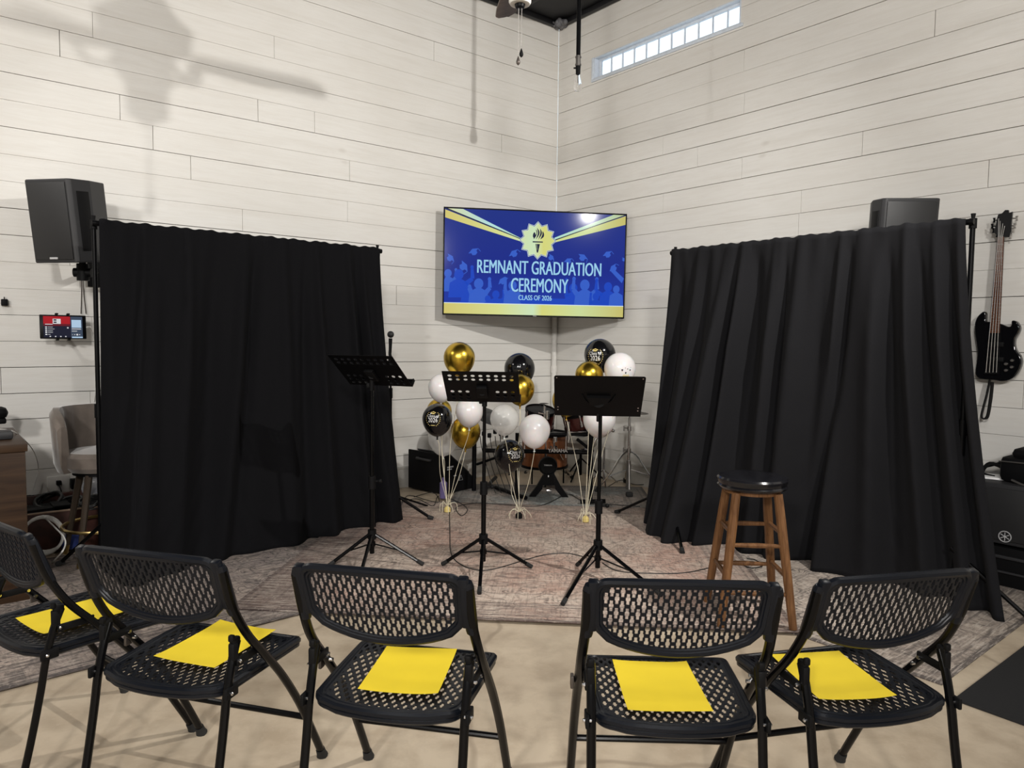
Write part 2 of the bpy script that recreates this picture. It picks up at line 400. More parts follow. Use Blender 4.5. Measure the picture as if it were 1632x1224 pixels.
JR = {6: [u_of(1187, 60, 'R')], 8: [u_of(1188, 97, 'R')], 9: [u_of(1058, 170, 'R')], 10: [u_of(1113, 185, 'R')], 11: [u_of(1184, 200, 'R'), u_of(1376, 190, 'R')], 7: [u_of(1490, 40, 'R')],
      12: [u_of(1058, 263, 'R')], 13: [u_of(1279, 250, 'R'), u_of(1580, 188, 'R')], 14: [u_of(1275, 285, 'R')], 15: [u_of(1375, 305, 'R')]}
W0, W1 = wl(947, 108, 'R'), wl(1181, 20, 'R')
wu0, wu1 = (W0-COR).to_2d().length, (W1-COR).to_2d().length
WZ0, WZ1 = 3.945, 4.155
XL = wall('L', 12.5, None, JL)
XR = wall('R', 12.5, (wu0, wu1, WZ0, WZ1), JR)
# floor, ceiling
Pm = [COR + DL*12.5, COR, COR + DR*12.5, COR + DR*12.5 + DL*12.5]
mb = MB(); mb.add([(p.x, p.y, 0) for p in Pm] + [(p.x, p.y, -.1) for p in Pm], [(0, 1, 2, 3), (7, 6, 5, 4), (0, 4, 5, 1), (1, 5, 6, 2), (2, 6, 7, 3), (3, 7, 4, 0)]); 
fo = struct(mb, 'floor', M['floor'], smooth=0)
if fo.data.polygons[0].normal.z < 0: fo.data.flip_normals()
mb = MB(); mb.add([(p.x, p.y, ZTOP) for p in Pm] + [(p.x, p.y, ZTOP+.1) for p in Pm], [(3, 2, 1, 0), (4, 5, 6, 7), (1, 5, 4, 0), (2, 6, 5, 1), (3, 7, 6, 2), (0, 4, 7, 3)])
struct(mb, 'ceiling', M['ceil'], smooth=0)
# dark joists and edge angle under the ceiling in the corner
mb = MB()
mb.box((6, -.035, ZTOP-.03), (12, .05, .05), .004, X=XL); mb.box((6, -.035, ZTOP-.03), (12, .05, .05), .004, X=XR)
for k in range(9): mb.box((2.5, -.7-k*.62, ZTOP-.06), (11, .05, .10), .003, X=XR)
struct(mb, 'trim_1', M['ceil'])
# lump of grey foam sealant in the ceiling corner
mb = MB()
for k in range(26):
    r = random.uniform(.015, .04); t = random.random()
    mb.sphere(COR + (NL+NR)*(.05+.10*t) + Vector((random.uniform(-.08, .08), random.uniform(-.05, .05), ZTOP-.03-.03*random.random())), r, 5)
tag(mb.build('foam_sealant', mat('grey foam', (.14, .14, .15), .7)), 'lumpy grey sealant patch in the black ceiling corner', 'sealant')
# baseboards and corner strip
for side, X in (('L', XL), ('R', XR)):
    mb = MB(); mb.box((6.2, -.010, .09), (12.3, .020, .18), .003, X=X); mb.box((6.2, -.014, .185), (12.3, .028, .02), .004, X=X)
    struct(mb, 'baseboard_left' if side == 'L' else 'baseboard_right', M['greyw'])
mb = MB(); mb.tube([COR+(NL+NR)*.035+Vector((0, 0, .2)), COR+(NL+NR)*.035+Vector((0, 0, 1.75))], .028, 16)
mb.tube([COR+(NL+NR)*.035+Vector((0, 0, 1.02)), COR+(NL+NR)*.035+Vector((0, 0, 1.09))], .034, 16)
tag(mb.build('conduit_pipe', M['white']), 'white painted pipe running down the room corner under the television', 'pipe')
# window: frame, sash, muntins, pane
wroot = struct(MB().box((0, 0, 0), (.001, .001, .001)), 'window_1', M['wint']); 
me = MB(); D = .09; uc = (wu0+wu1)/2; zc = (WZ0+WZ1)/2; ww = wu1-wu0; wh = WZ1-WZ0
for (c, d) in (((uc, .04, WZ0+.006), (ww, D, .012)), ((uc, .04, WZ1-.006), (ww, D, .012)), ((wu0+.006, .04, zc), (.012, D, wh)), ((wu1-.006, .04, zc), (.012, D, wh)),
               ((uc, -.008, WZ0-.012), (ww+.05, .016, .026)), ((wu0-.012, -.006, zc), (.026, .014, wh)),
               ((uc, .06, WZ0+.022), (ww-.02, .03, .022)), ((uc, .06, WZ1-.022), (ww-.02, .03, .022)), ((wu0+.03, .06, zc), (.03, .03, wh-.02)), ((wu1-.022, .06, zc), (.02, .03, wh-.02))):
    me.box(c, d, .002, X=XR)
bpy.data.objects.remove(wroot)
wroot = struct(me, 'window_1', M['wint'])
mb = MB()
for k in range(1, 11): mb.box((wu0+.03+(ww-.05)*k/11, .062, zc), (.010, .016, wh-.05), .001, X=XR)
mb.build('muntin', M['wint'], wroot)
mb = MB(); mb.box((uc, .065, zc), (ww-.03, .004, wh-.04), X=XR)
gm = bpy.data.materials.new('window glass'); gm.use_nodes = True; gb = gm.node_tree.nodes['Principled BSDF']
gb.inputs['Base Color'].default_value = (1, 1, 1, 1); gb.inputs['Roughness'].default_value = .0; gb.inputs['IOR'].default_value = 1.02; gb.inputs['Transmission Weight'].default_value = 1.0
mb.build('pane', gm, wroot)

# ================================================================== RUGS
def rug(name, cx, cy, sx_, sy_, rz, m, label, z=0.0, th=.006):
    mb = MB(); nx, ny = 12, 12; rnd = random.Random(int(cx*100))
    mb.box((0, 0, th/2), (sx_, sy_, th), .002)
    o = mb.build(name, m); o.location = (cx, cy, z); o.rotation_euler = (0, 0, rz); return tag(o, label, 'rug')
aL = math.atan2(.629, .778)
rug('area_rug', .08, 4.62, 2.78, 2.44, math.radians(-4.5),
    rug_mat('faded rose rug', 1.39, 1.22, (.53, .425, .35), (.44, .285, .225), (.085, .06, .055), (.74, .65, .555), 0.0, .9, True, 1.30), 'large faded pink and beige patterned rug under the music stands', .0135)
rug('area_rug', -2.22, 3.64, 3.0, 1.8, math.radians(41),
    rug_mat('brown charcoal rug', 1.5, .9, (.36, .29, .245), (.22, .18, .165), (.05, .042, .042), (.56, .49, .42), 3.0, 1.2), 'brown and charcoal patterned rug beneath the left drape and the leftmost chairs', .0065)
rug('area_rug', 1.655, 4.30, 1.74, 2.4, math.radians(39.5),
    rug_mat('beige charcoal rug', .87, 1.2, (.50, .42, .35), (.36, .30, .255), (.075, .062, .058), (.70, .62, .54), 7.0, 1.1), 'beige and charcoal patterned rug beneath the right drape', .0)
rug('area_rug', .35, 6.08, 1.7, 1.15, math.radians(-2),
    rug_mat('faded teal rug', .85, .57, (.36, .30, .26), (.20, .23, .23), (.07, .065, .065), (.50, .44, .36), 11.0, 1.0), 'faded teal and brown rug under the drum kit', .0065)
# black mat bottom right
P0, P1, P2 = fl(1520, 1117), fl(1632, 1032), fl(1632, 1183)
ex = (P1-P0).normalized(); ey = Vector((ex.y, -ex.x, 0))
mb = MB(); mb.box((.75, .5, .006), (1.5, 1.0, .012), .004)
o = mb.build('floor_mat', M['mat'], X=frame(P0, ex, ey)); 
o.data.flip_normals() if frame(P0, ex, ey).to_3x3().determinant() < 0 else None
o.matrix_local = frame(P0, ex, ey, Vector((0, 0, 1))) if False else Matrix.Translation(P0) @ Matrix.Rotation(math.atan2(ex.y, ex.x), 4, 'Z') @ Matrix.Translation((0, -1.0, 0))
tag(o, 'black rubber mat on the concrete floor at the lower right', 'mat')

# ================================================================== TELEVISION
TVW, TVH = 1.715, .981
yaw, tilt, rol = .119, .001, -.008
u = Vector((math.cos(yaw), math.sin(yaw), 0)); n_ = Vector((math.sin(yaw), -math.cos(yaw), 0)); v_ = Vector((0, 0, 1))*math.cos(tilt) + n_*math.sin(tilt)
u2 = u*math.cos(rol) + v_*math.sin(rol); v2 = v_*math.cos(rol) - u*math.sin(rol); n2 = u2.cross(v2)
TX = frame((.208, 6.75, 2.073), u2, v2, n2)
tv = empty('television', X=TX, label='large wall television showing a blue and gold graduation slide across the corner', cat='television')
mb = MB(); mb.box((0, 0, -.022), (TVW, TVH, .04), .004)
for (c, d) in (((0, TVH/2-.006, .001), (TVW, .012, .008)), ((0, -TVH/2+.007, .001), (TVW, .014, .008)), ((-TVW/2+.006, 0, .001), (.012, TVH, .008)), ((TVW/2-.006, 0, .001), (.012, TVH, .008))): mb.box(c, d, .002)
mb.box((0, 0, -.06), (1.1, .6, .05), .01)
mb.build('bezel', M['black'], tv)
mb = MB(); mb.box((0, 0, -.18), (.12, .3, .25), .01); mb.box((0, 0, -.12), (.5, .4, .02), .005); mb.build('wall_arm', M['black'], tv)
E_ = lambda n, c, s=1.25: emit('screen '+n, c, s)
scr = [E_('blue', (.006, .022, .27)), E_('yellow', (.74, .72, .22)), E_('pale', (.52, .80, .72)), E_('text', (.36, .68, .92)), E_('ink', (.010, .014, .05)), E_('crowd', (.008, .062, .55)), E_('capblue', (.035, .12, .62)), E_('white', (.75, .88, .90)), E_('deep', (.003, .008, .15))]
# gradients of the slide: cyan to yellow across badge and beams; blue brightening downwards
def slide_grad(m, axis, stops):
    N, L = m.node_tree.nodes, m.node_tree.links; t = N.new('ShaderNodeTexCoord'); s_ = N.new('ShaderNodeSeparateXYZ'); L.new(t.outputs['Object'], s_.inputs[0])
    mp = N.new('ShaderNodeMapRange'); L.new(s_.outputs[axis], mp.inputs[0]); mp.inputs[1].default_value = -TVW/2 if axis == 'X' else -TVH/2; mp.inputs[2].default_value = TVW/2 if axis == 'X' else TVH/2
    r = N.new('ShaderNodeValToRGB'); L.new(mp.outputs[0], r.inputs[0]); e = r.color_ramp.elements
    while len(e) < len(stops): e.new(.5)
    for k, (p, c) in enumerate(stops): e[k].position = p; e[k].color = (*c, 1)
    L.new(r.outputs[0], N['Principled BSDF'].inputs['Emission Color'])
slide_grad(scr[0], 'Y', [(.05, (.008, .040, .42)), (.45, (.005, .020, .27)), (1, (.010, .030, .25))])
slide_grad(scr[1], 'X', [(0, (.70, .60, .17)), (.3, (.74, .78, .30)), (.49, (.66, .85, .55)), (.54, (.74, .74, .22)), (.75, (.66, .78, .36)), (1, (.62, .55, .16))])
slide_grad(scr[2], 'X', [(0, (.72, .72, .35)), (.25, (.50, .80, .80)), (.46, (.56, .84, .55)), (.6, (.50, .82, .70)), (1, (.55, .65, .36))])
mb = MB(); sw, sh = TVW-.024, TVH-.026
# frame coords from the photo crop: corners TL(90,105) TR(1578,160) BR(1545,1003) BL(85,972)
def S(px, py):
    t = min(1, max(0, (px-88)/(1562-88)))
    top = 105+55*t; bot = 972+31*t
    return ((t-.5)*sw, (.5-(py-top)/(bot-top))*sh)
def poly(pts, mi, z, raw=False):
    q = pts if raw else [S(*p) for p in pts]
    ar = sum(q[i][0]*q[(i+1) % len(q)][1]-q[(i+1) % len(q)][0]*q[i][1] for i in range(len(q)))
    if ar < 0: q = q[::-1]
    mb.add([(x, y, z) for x, y in q], [tuple(range(len(q)))], mi)
Z0 = .0015
poly([(-sw/2, -sh/2), (sw/2, -sh/2), (sw/2, sh/2), (-sw/2, sh/2)], 0, Z0, True)
poly([(88, 884), (1562, 912), (1562, 1003), (88, 972)], 1, Z0+.0008)
poly([(88, 880), (1562, 908), (1562, 914), (88, 886)], 7, Z0+.0009)
# beams
poly([(90, 115), (90, 180), (705, 378), (705, 360)], 1, Z0+.0006); poly([(112, 106), (232, 112), (705, 352), (700, 358)], 2, Z0+.0006)
poly([(90, 108), (112, 106), (705, 354), (705, 361)], 4, Z0+.0009)
poly([(1578, 166), (1578, 238), (975, 384), (975, 365)], 1, Z0+.0006); poly([(1460, 156), (1550, 160), (975, 362), (975, 345)], 2, Z0+.0006)
poly([(1550, 160), (1578, 162), (975, 370), (975, 361)], 4, Z0+.0009)
# crowd silhouettes: bodies, heads, raised arms
def blob(cx, cy, rx, ry, mi, z, n=16): poly([(cx+rx*math.cos(2*PI*k/n), cy+ry*math.sin(2*PI*k/n)) for k in range(n)], mi, z)
def limb(a, b, w0, w1, mi, z):
    d = Vector((b[0]-a[0], b[1]-a[1])); p = Vector((-d.y, d.x)).normalized()
    poly([(a[0]+p.x*w0, a[1]+p.y*w0), (b[0]+p.x*w1, b[1]+p.y*w1), (b[0]-p.x*w1, b[1]-p.y*w1), (a[0]-p.x*w0, a[1]-p.y*w0)], mi, z)
def grad_person(cx, cy, r, arms, z, mi):
    blob(cx, cy, r, r*1.15, mi, z); poly([(cx-r*2.2, min(910, cy+r*5)), (cx-r*1.9, cy+r*1.8), (cx-r*.6, cy+r*1.0), (cx+r*.6, cy+r*1.0), (cx+r*1.9, cy+r*1.8), (cx+r*2.2, min(910, cy+r*5))], mi, z)
    for s_, hx, hy in arms:
        limb((cx+s_*r*1.5, cy+r*2.0), (cx+s_*r*hx, cy+r*.9), r*.55, r*.42, mi, z); limb((cx+s_*r*hx, cy+r*.9), (cx+s_*r*hx*.95, cy-r*hy), r*.42, r*.28, mi, z); blob(cx+s_*r*hx*.95, cy-r*hy, r*.38, r*.45, mi, z, 8)
people = [(118, 640, 30, [(1, 2.2, 1.0)]), (205, 650, 38, [(1, 2.9, 1.6)]), (285, 770, 30, []), (365, 725, 38, [(1, 2.4, 1.0), (-1, 2.0, -.6)]), (505, 815, 30, [(1, 2.2, 1.0)]), (440, 850, 24, []), (640, 740, 34, [(-1, 1.8, 1.6)]), (730, 860, 30, []),
          (1140, 760, 34, [(-1, 1.8, 2.0)]), (1235, 735, 40, [(1, 2.6, 1.2), (-1, 2.4, 1.3)]), (1330, 830, 28, [(-1, 1.6, .8)]), (1430, 750, 34, [(-1, 3.0, 1.6)]), (1500, 770, 28, [])]
for i, (cx, cy, r, arms) in enumerate(people): grad_person(cx, cy, r, arms, Z0+.0001+.00002*i, 5 if i % 3 else 6)
limb((1562, 700), (1450, 600), 26, 15, 6, Z0+.0004)
blob(820, 905, 720, 60, 5, Z0+.00009)
def cap(cx, cy, s_, a):
    R = lambda x, y: (cx+s_*(x*math.cos(a)-y*math.sin(a)), cy+s_*(x*math.sin(a)+y*math.cos(a)))
    poly([R(-1, 0), R(0, -.42), R(1, 0), R(0, .42)], 6, Z0+.0005); poly([R(-.5, .2), R(0, .42), R(.5, .2), R(.5, .62), R(0, .85), R(-.5, .62)], 6, Z0+.00045)
    poly([R(.9, 0), R(1.0, 0), R(1.15, .7), R(1.05, .72)], 6, Z0+.0005)
for c_ in ((318, 455, 45, -.5), (640, 470, 45, -.7), (140, 510, 42, .9), (250, 580, 52, 1.1), (955, 505, 35, .9), (1090, 530, 38, -.4), (1215, 500, 45, .5), (1415, 475, 42, -.5), (1465, 590, 42, -.9), (550, 700, 42, -.9), (1560, 520, 24, .6)): cap(*c_)
# badge
def star(r1, r2, mi, z):
    cx, cy = S(838, 368); k = sh/870.
    poly([(cx+k*(r1 if j % 2 == 0 else r2)*math.sin(2*PI*j/24), cy+k*1.0*(r1 if j % 2 == 0 else r2)*math.cos(2*PI*j/24)) for j in range(24)], mi, z, True)
star(160, 128, 7, Z0+.0011); star(155, 124, 8, Z0+.0013); star(150, 119, 7, Z0+.0014); star(146, 116, 1, Z0+.0016)
poly([(796, 374), (880, 377), (880, 386), (796, 384)], 4, Z0+.002); poly([(820, 396), (856, 398), (842, 468), (832, 468)], 4, Z0+.002)
poly([(828, 396), (831, 396), (836, 445), (834, 445)], 1, Z0+.0022)
def flame(pts, mi=4):
    poly([(p.x, p.y) for p in smoothpath([(x, y, 0) for x, y in pts], 4)], mi, Z0+.002)
flame([(800, 360), (818, 330), (812, 300), (800, 312), (797, 335), (804, 348), (800, 360)])
flame([(806, 360), (826, 325), (832, 295), (820, 278), (826, 305), (812, 335), (806, 360)])
flame([(820, 362), (846, 325), (850, 295), (830, 266), (838, 300), (832, 330), (820, 362)])
flame([(842, 362), (866, 325), (870, 300), (856, 272), (858, 305), (850, 335), (842, 362)])
flame([(858, 360), (884, 340), (888, 315), (876, 292), (874, 320), (864, 345), (858, 360)])
for body, cx, cy, wpx, hpx in (('REMNANT GRADUATION', 860, 595, 1015, 112), ('CEREMONY', 862, 740, 468, 118), ('CLASS OF 2026', 826, 842, 272, 42)):
    vs, fs = text_mesh(body, 1.0, .0)
    x0, x1 = min(p[0] for p in vs), max(p[0] for p in vs); y0, y1 = min(p[1] for p in vs), max(p[1] for p in vs)
    k = sh/870.; sxx = wpx*sw/1474/(x1-x0); syy = hpx*k/(y1-y0); c0 = S(cx, cy)
    # dark shadow copy then light letters
    q = [((p[0]-(x0+x1)/2)*sxx+c0[0], (p[1]-(y0+y1)/2)*syy+c0[1]) for p in vs]
    if hpx > 50: flat(mb, q, fs, 8, Z0+.0016, .004, -.004)
    for e_ in (-.0024, -.0012, 0, .0012, .0024): flat(mb, q, fs, 3, Z0+.0022, e_*(1 if hpx > 50 else .45))
mb.build('screen', scr, tv, smooth=0)
mb = MB(); mb.box((.0, -TVH/2+.006, .0055), (.035, .004, .001)); mb.build('brand_mark', M['label'], tv)

# ================================================================== DRAPES (pipe and drape)
def drape(name, A, B, hem, m, label, folds, seed, amp=1.0, legs=()):
    """A, B rod ends (z = rod height); hem = list of floor points from A to B"""
    A, B = Vector(A), Vector(B); rnd = random.Random(seed)
    root = empty(name, (0, 0, 0), 0, label, 'curtain'); root.location = ((A.x+B.x)/2, (A.y+B.y)/2, 0); off = Vector(root.location)
    hp = smoothpath([Vector((p[0], p[1], p[2] if len(p) > 2 else 0)) for p in hem], 8)
    L = [0]
    for i in range(1, len(hp)): L.append(L[-1]+(hp[i]-hp[i-1]).length)
    def hat(t):
        s_ = t*L[-1]
        for i in range(1, len(hp)):
            if s_ <= L[i]: return hp[i-1].lerp(hp[i], (s_-L[i-1])/max(1e-6, L[i]-L[i-1]))
        return hp[-1]
    d = (B-A).normalized(); nrm = Vector((d.y, -d.x, 0)).normalized()
    if nrm.y > 0: nrm = -nrm
    NU, NV = 420, 60
    # fold centres at random spacing
    cs = sorted(folds)
    def prof(t, v):
        a = 0.0
        for k, (c, w_, h, drift, sgn) in enumerate(cs):
            cc = c + drift*v; ww = w_*(1+.9*v*abs(sgn)); x = (t-cc)/ww
            if abs(x) < 3: a += amp*sgn*h*(.10+.90*min(1, v*3.0))*(1 if sgn > 0 or v > .12 else .35+v*5.4)*math.exp(-x*x)*(1+.2*v)
        a += .010*math.sin(t*95+seed)*(1-v)**2*.6 + .012*math.sin(t*23+3*v+seed)*(.3+v) + .006*math.sin(t*47-2*v)
        return a
    vs = []; uvs = []
    for j in range(NV+1):
        v = j/NV
        for i in range(NU+1):
            t = i/NU; top = A.lerp(B, t); bot = hat(t)
            w_ = v**1.35; p = top.lerp(bot, v)
            q = Vector((top.x*(1-w_)+bot.x*w_, top.y*(1-w_)+bot.y*w_, 0))
            a = prof(t, v)
            z = (top.z+.020)*(1-v)+bot.z*v + (.003*math.sin(t*150)+.003*math.sin(t*61))*max(0, 1-v*10)
            a += .024*max(0, 1-v*1.2)
            kk_ = max(0, 1-v/.07); a = a*(1-kk_)+max(a, .021)*kk_
            x, y = q.x+nrm.x*a, q.y+nrm.y*a
            # creases
            a2 = .003*math.sin(v*55+9*math.sin(t*17+seed))*math.sin(t*31)*v
            vs.append((x+nrm.x*a2-off.x, y+nrm.y*a2-off.y, z))
    # pooled hem: a last row curling on the floor
    fs = [(j*(NU+1)+i, j*(NU+1)+i+1, (j+1)*(NU+1)+i+1, (j+1)*(NU+1)+i) for j in range(NV) for i in range(NU)]
    mb = MB(); mb.add(vs, fs); o = mb.build('cloth', m, root, smooth=180)
    md = o.modifiers.new('thick', 'SOLIDIFY'); md.thickness = .003; md.offset = 0
    # rod, posts, finials
    mb = MB(); a0 = A-off; b0 = B-off; mb.tube([a0-d*.03, b0+d*.03], .016, 12); mb.build('rod', M['black'], root)
    for P in (A-d*.015-nrm*.03, B+d*.015-nrm*.03):
        Q = P-off; mb = MB(); mb.tube([(Q.x, Q.y, .02), (Q.x, Q.y, .95)], .0175, 12); mb.tube([(Q.x, Q.y, .95), (Q.x, Q.y, A.z+.02)], .013, 12); mb.tube([(Q.x, Q.y, .9), (Q.x, Q.y, .98)], .022, 12); mb.build('post', M['black'], root)
        mb = MB(); mb.tube([(Q.x, Q.y, A.z-.03), (Q.x, Q.y, A.z+.02)], .019, 12); mb.tube([(Q.x, Q.y, A.z+.02), (Q.x, Q.y, A.z+.045)], [.008, .012], 10); mb.build('finial', M['blackm'], root)
    for base, foot in legs:
        b_ = Vector(base)-off; f_ = Vector(foot)-off
        mb = MB(); mb.tube([(b_.x, b_.y, .30), (f_.x, f_.y, .032)], .011, 10); mb.build('stand_leg', M['tube'], root)
        mb = MB(); e = (f_-b_).normalized(); mb.tube([(f_.x-e.x*.02, f_.y-e.y*.02, .040), (f_.x+e.x*.02, f_.y+e.y*.02, .026)], .016, 10); mb.build('rubber_foot', M['rubber'], root)
    return root
RZ = 2.0
A = fl(156, 356, RZ); B = fl(602, 400, RZ)
hemL = [A.xy.to_3d()+Vector((-.02, -.02, .02)), fl(217, 939), fl(290, 912), fl(343, 899), fl(370, 890), fl(440, 878), fl(520, 858), fl(580, 845), fl(638, 830)]
hemL = [Vector((p.x, p.y, 0.004 if i else .03)) for i, p in enumerate(hemL)]
rnd = random.Random(4)
fL = [(c, w_, h, dr_, s_) for c, w_, h, dr_, s_ in [(.03, .02, .04, 0, 1), (.13, .012, .045, .0, 1), (.20, .02, .05, .02, -1), (.27, .016, .05, .03, 1), (.34, .022, .06, .03, -1), (.45, .018, .06, -.02, 1), (.50, .015, .07, -.05, -1), (.60, .018, .045, .02, 1),
      (.68, .014, .06, .0, -1), (.73, .012, .055, .02, 1), (.80, .02, .04, .0, -1), (.86, .010, .06, .02, 1), (.89, .010, .05, .03, -1), (.92, .010, .06, .03, 1), (.975, .014, .05, .0, 1)]]
drape('pipe_drape', A, B, hemL, M['drapeL'], 'black cloth backdrop hanging from a rod left of the balloons', fL, 1.0, .75,
      legs=[((B.x, B.y+.0, 0), fl(686, 832)), ((A.x, A.y, 0), fl(96, 906))])
A2 = fl(1075, 403, RZ); B2 = fl(1542, 354, RZ)
hemR = [fl(1023, 836), fl(1033, 853), fl(1060, 869), fl(1120, 873), fl(1180, 878), fl(1250, 897), fl(1328, 915), fl(1420, 935), fl(1500, 955), fl(1560, 974), fl(1606, 990)]
hemR = [Vector((p.x, p.y, .004)) for p in hemR]
fR = [(.02, .012, .05, 0, 1), (.055, .018, .06, -.02, -1), (.12, .014, .04, .02, 1), (.17, .02, .055, .0, -1), (.24, .016, .05, -.02, 1), (.285, .012, .07, -.03, -1), (.31, .012, .06, -.01, 1), (.37, .02, .06, -.02, -1), (.43, .014, .05, .0, 1),
      (.47, .010, .06, -.01, -1), (.52, .02, .05, -.03, 1), (.60, .02, .045, -.05, -1), (.655, .012, .05, -.05, 1), (.69, .012, .09, -.12, -1), (.76, .02, .05, -.02, 1), (.80, .014, .07, -.04, -1), (.845, .014, .06, .0, 1), (.875, .012, .07, .0, -1), (.92, .012, .05, .01, 1), (.955, .010, .05, .0, -1), (.985, .010, .05, .0, 1)]
drape('pipe_drape', A2, B2, hemR, M['drapeR'], 'black cloth backdrop behind the wooden stool', fR, 2.0,
      legs=[((A2.x, A2.y, 0), fl(984, 822)), ((A2.x, A2.y, 0), fl(1087, 886)), ((B2.x, B2.y, 0), fl(1645, 1002))])

# ================================================================== FOLDING CHAIRS
def perforated(mb, x0, x1, y0, y1, inside, inner, surf, th, hole_rows, cw, mi=0):
    """lattice sheet with staggered cross shaped holes; surf(x, y) -> point, normal offset by th"""
    P = sum(cw); rh = .0440/12
    xs = []; ncol = int(round((x1-x0)/P)); P2 = (x1-x0)/ncol; k = P2/P
    xs = [x0]
    for c in range(ncol):
        for w_ in cw: xs.append(xs[-1]+w_*k)
    ny = int(round((y1-y0)/rh)); ys = [y0+(y1-y0)*j/ny for j in range(ny+1)]
    nx = len(xs)-1; keep = {}
    for i in range(nx):
        col, sub = divmod(i, 4)
        for j in range(ny):
            cx, cy = (xs[i]+xs[i+1])/2, (ys[j]+ys[j+1])/2
            if not inside(cx, cy): continue
            r = (j + (6 if col % 2 else 0)) % 12; hole = False
            if inner(cx, cy):
                if sub == 1 and hole_rows[0] <= r <= hole_rows[1]: hole = True
                if sub in (0, 2) and r in (5, 6, 7): hole = True
            if not hole: keep[(i, j)] = 1
    idx = {}; vs = []; fs = []
    def vid(i, j, s_):
        if (i, j, s_) not in idx: idx[(i, j, s_)] = len(vs); vs.append(surf(xs[i], ys[j], th/2 if s_ else -th/2))
        return idx[(i, j, s_)]
    for (i, j) in keep:
        fs.append((vid(i, j, 1), vid(i+1, j, 1), vid(i+1, j+1, 1), vid(i, j+1, 1)))
        fs.append((vid(i, j+1, 0), vid(i+1, j+1, 0), vid(i+1, j, 0), vid(i, j, 0)))
        for di, dj, a, b in ((-1, 0, (i, j+1), (i, j)), (1, 0, (i+1, j), (i+1, j+1)), (0, -1, (i, j), (i+1, j)), (0, 1, (i+1, j+1), (i, j+1))):
            if (i+di, j+dj) not in keep: fs.append((vid(*a, 0), vid(*b, 0), vid(*b, 1), vid(*a, 1)))
    mb.add(vs, fs, mi)
def strip_rim(mb, loop, surf, w_, h, mi=0):
    """rounded rim swept round a closed 2D loop on a surface"""
    P = [Vector(surf(x, y, 0)) for x, y in loop]; mb.tube(P, w_, 8, mi, True)
def in_poly(poly_):
    pa = np.array(poly_)
    def f(x, y):
        c = False; n = len(pa); j = n-1
        for i in range(n):
            if (pa[i][1] > y) != (pa[j][1] > y) and x < (pa[j][0]-pa[i][0])*(y-pa[i][1])/(pa[j][1]-pa[i][1])+pa[i][0]: c = not c
            j = i
        return c
    return f
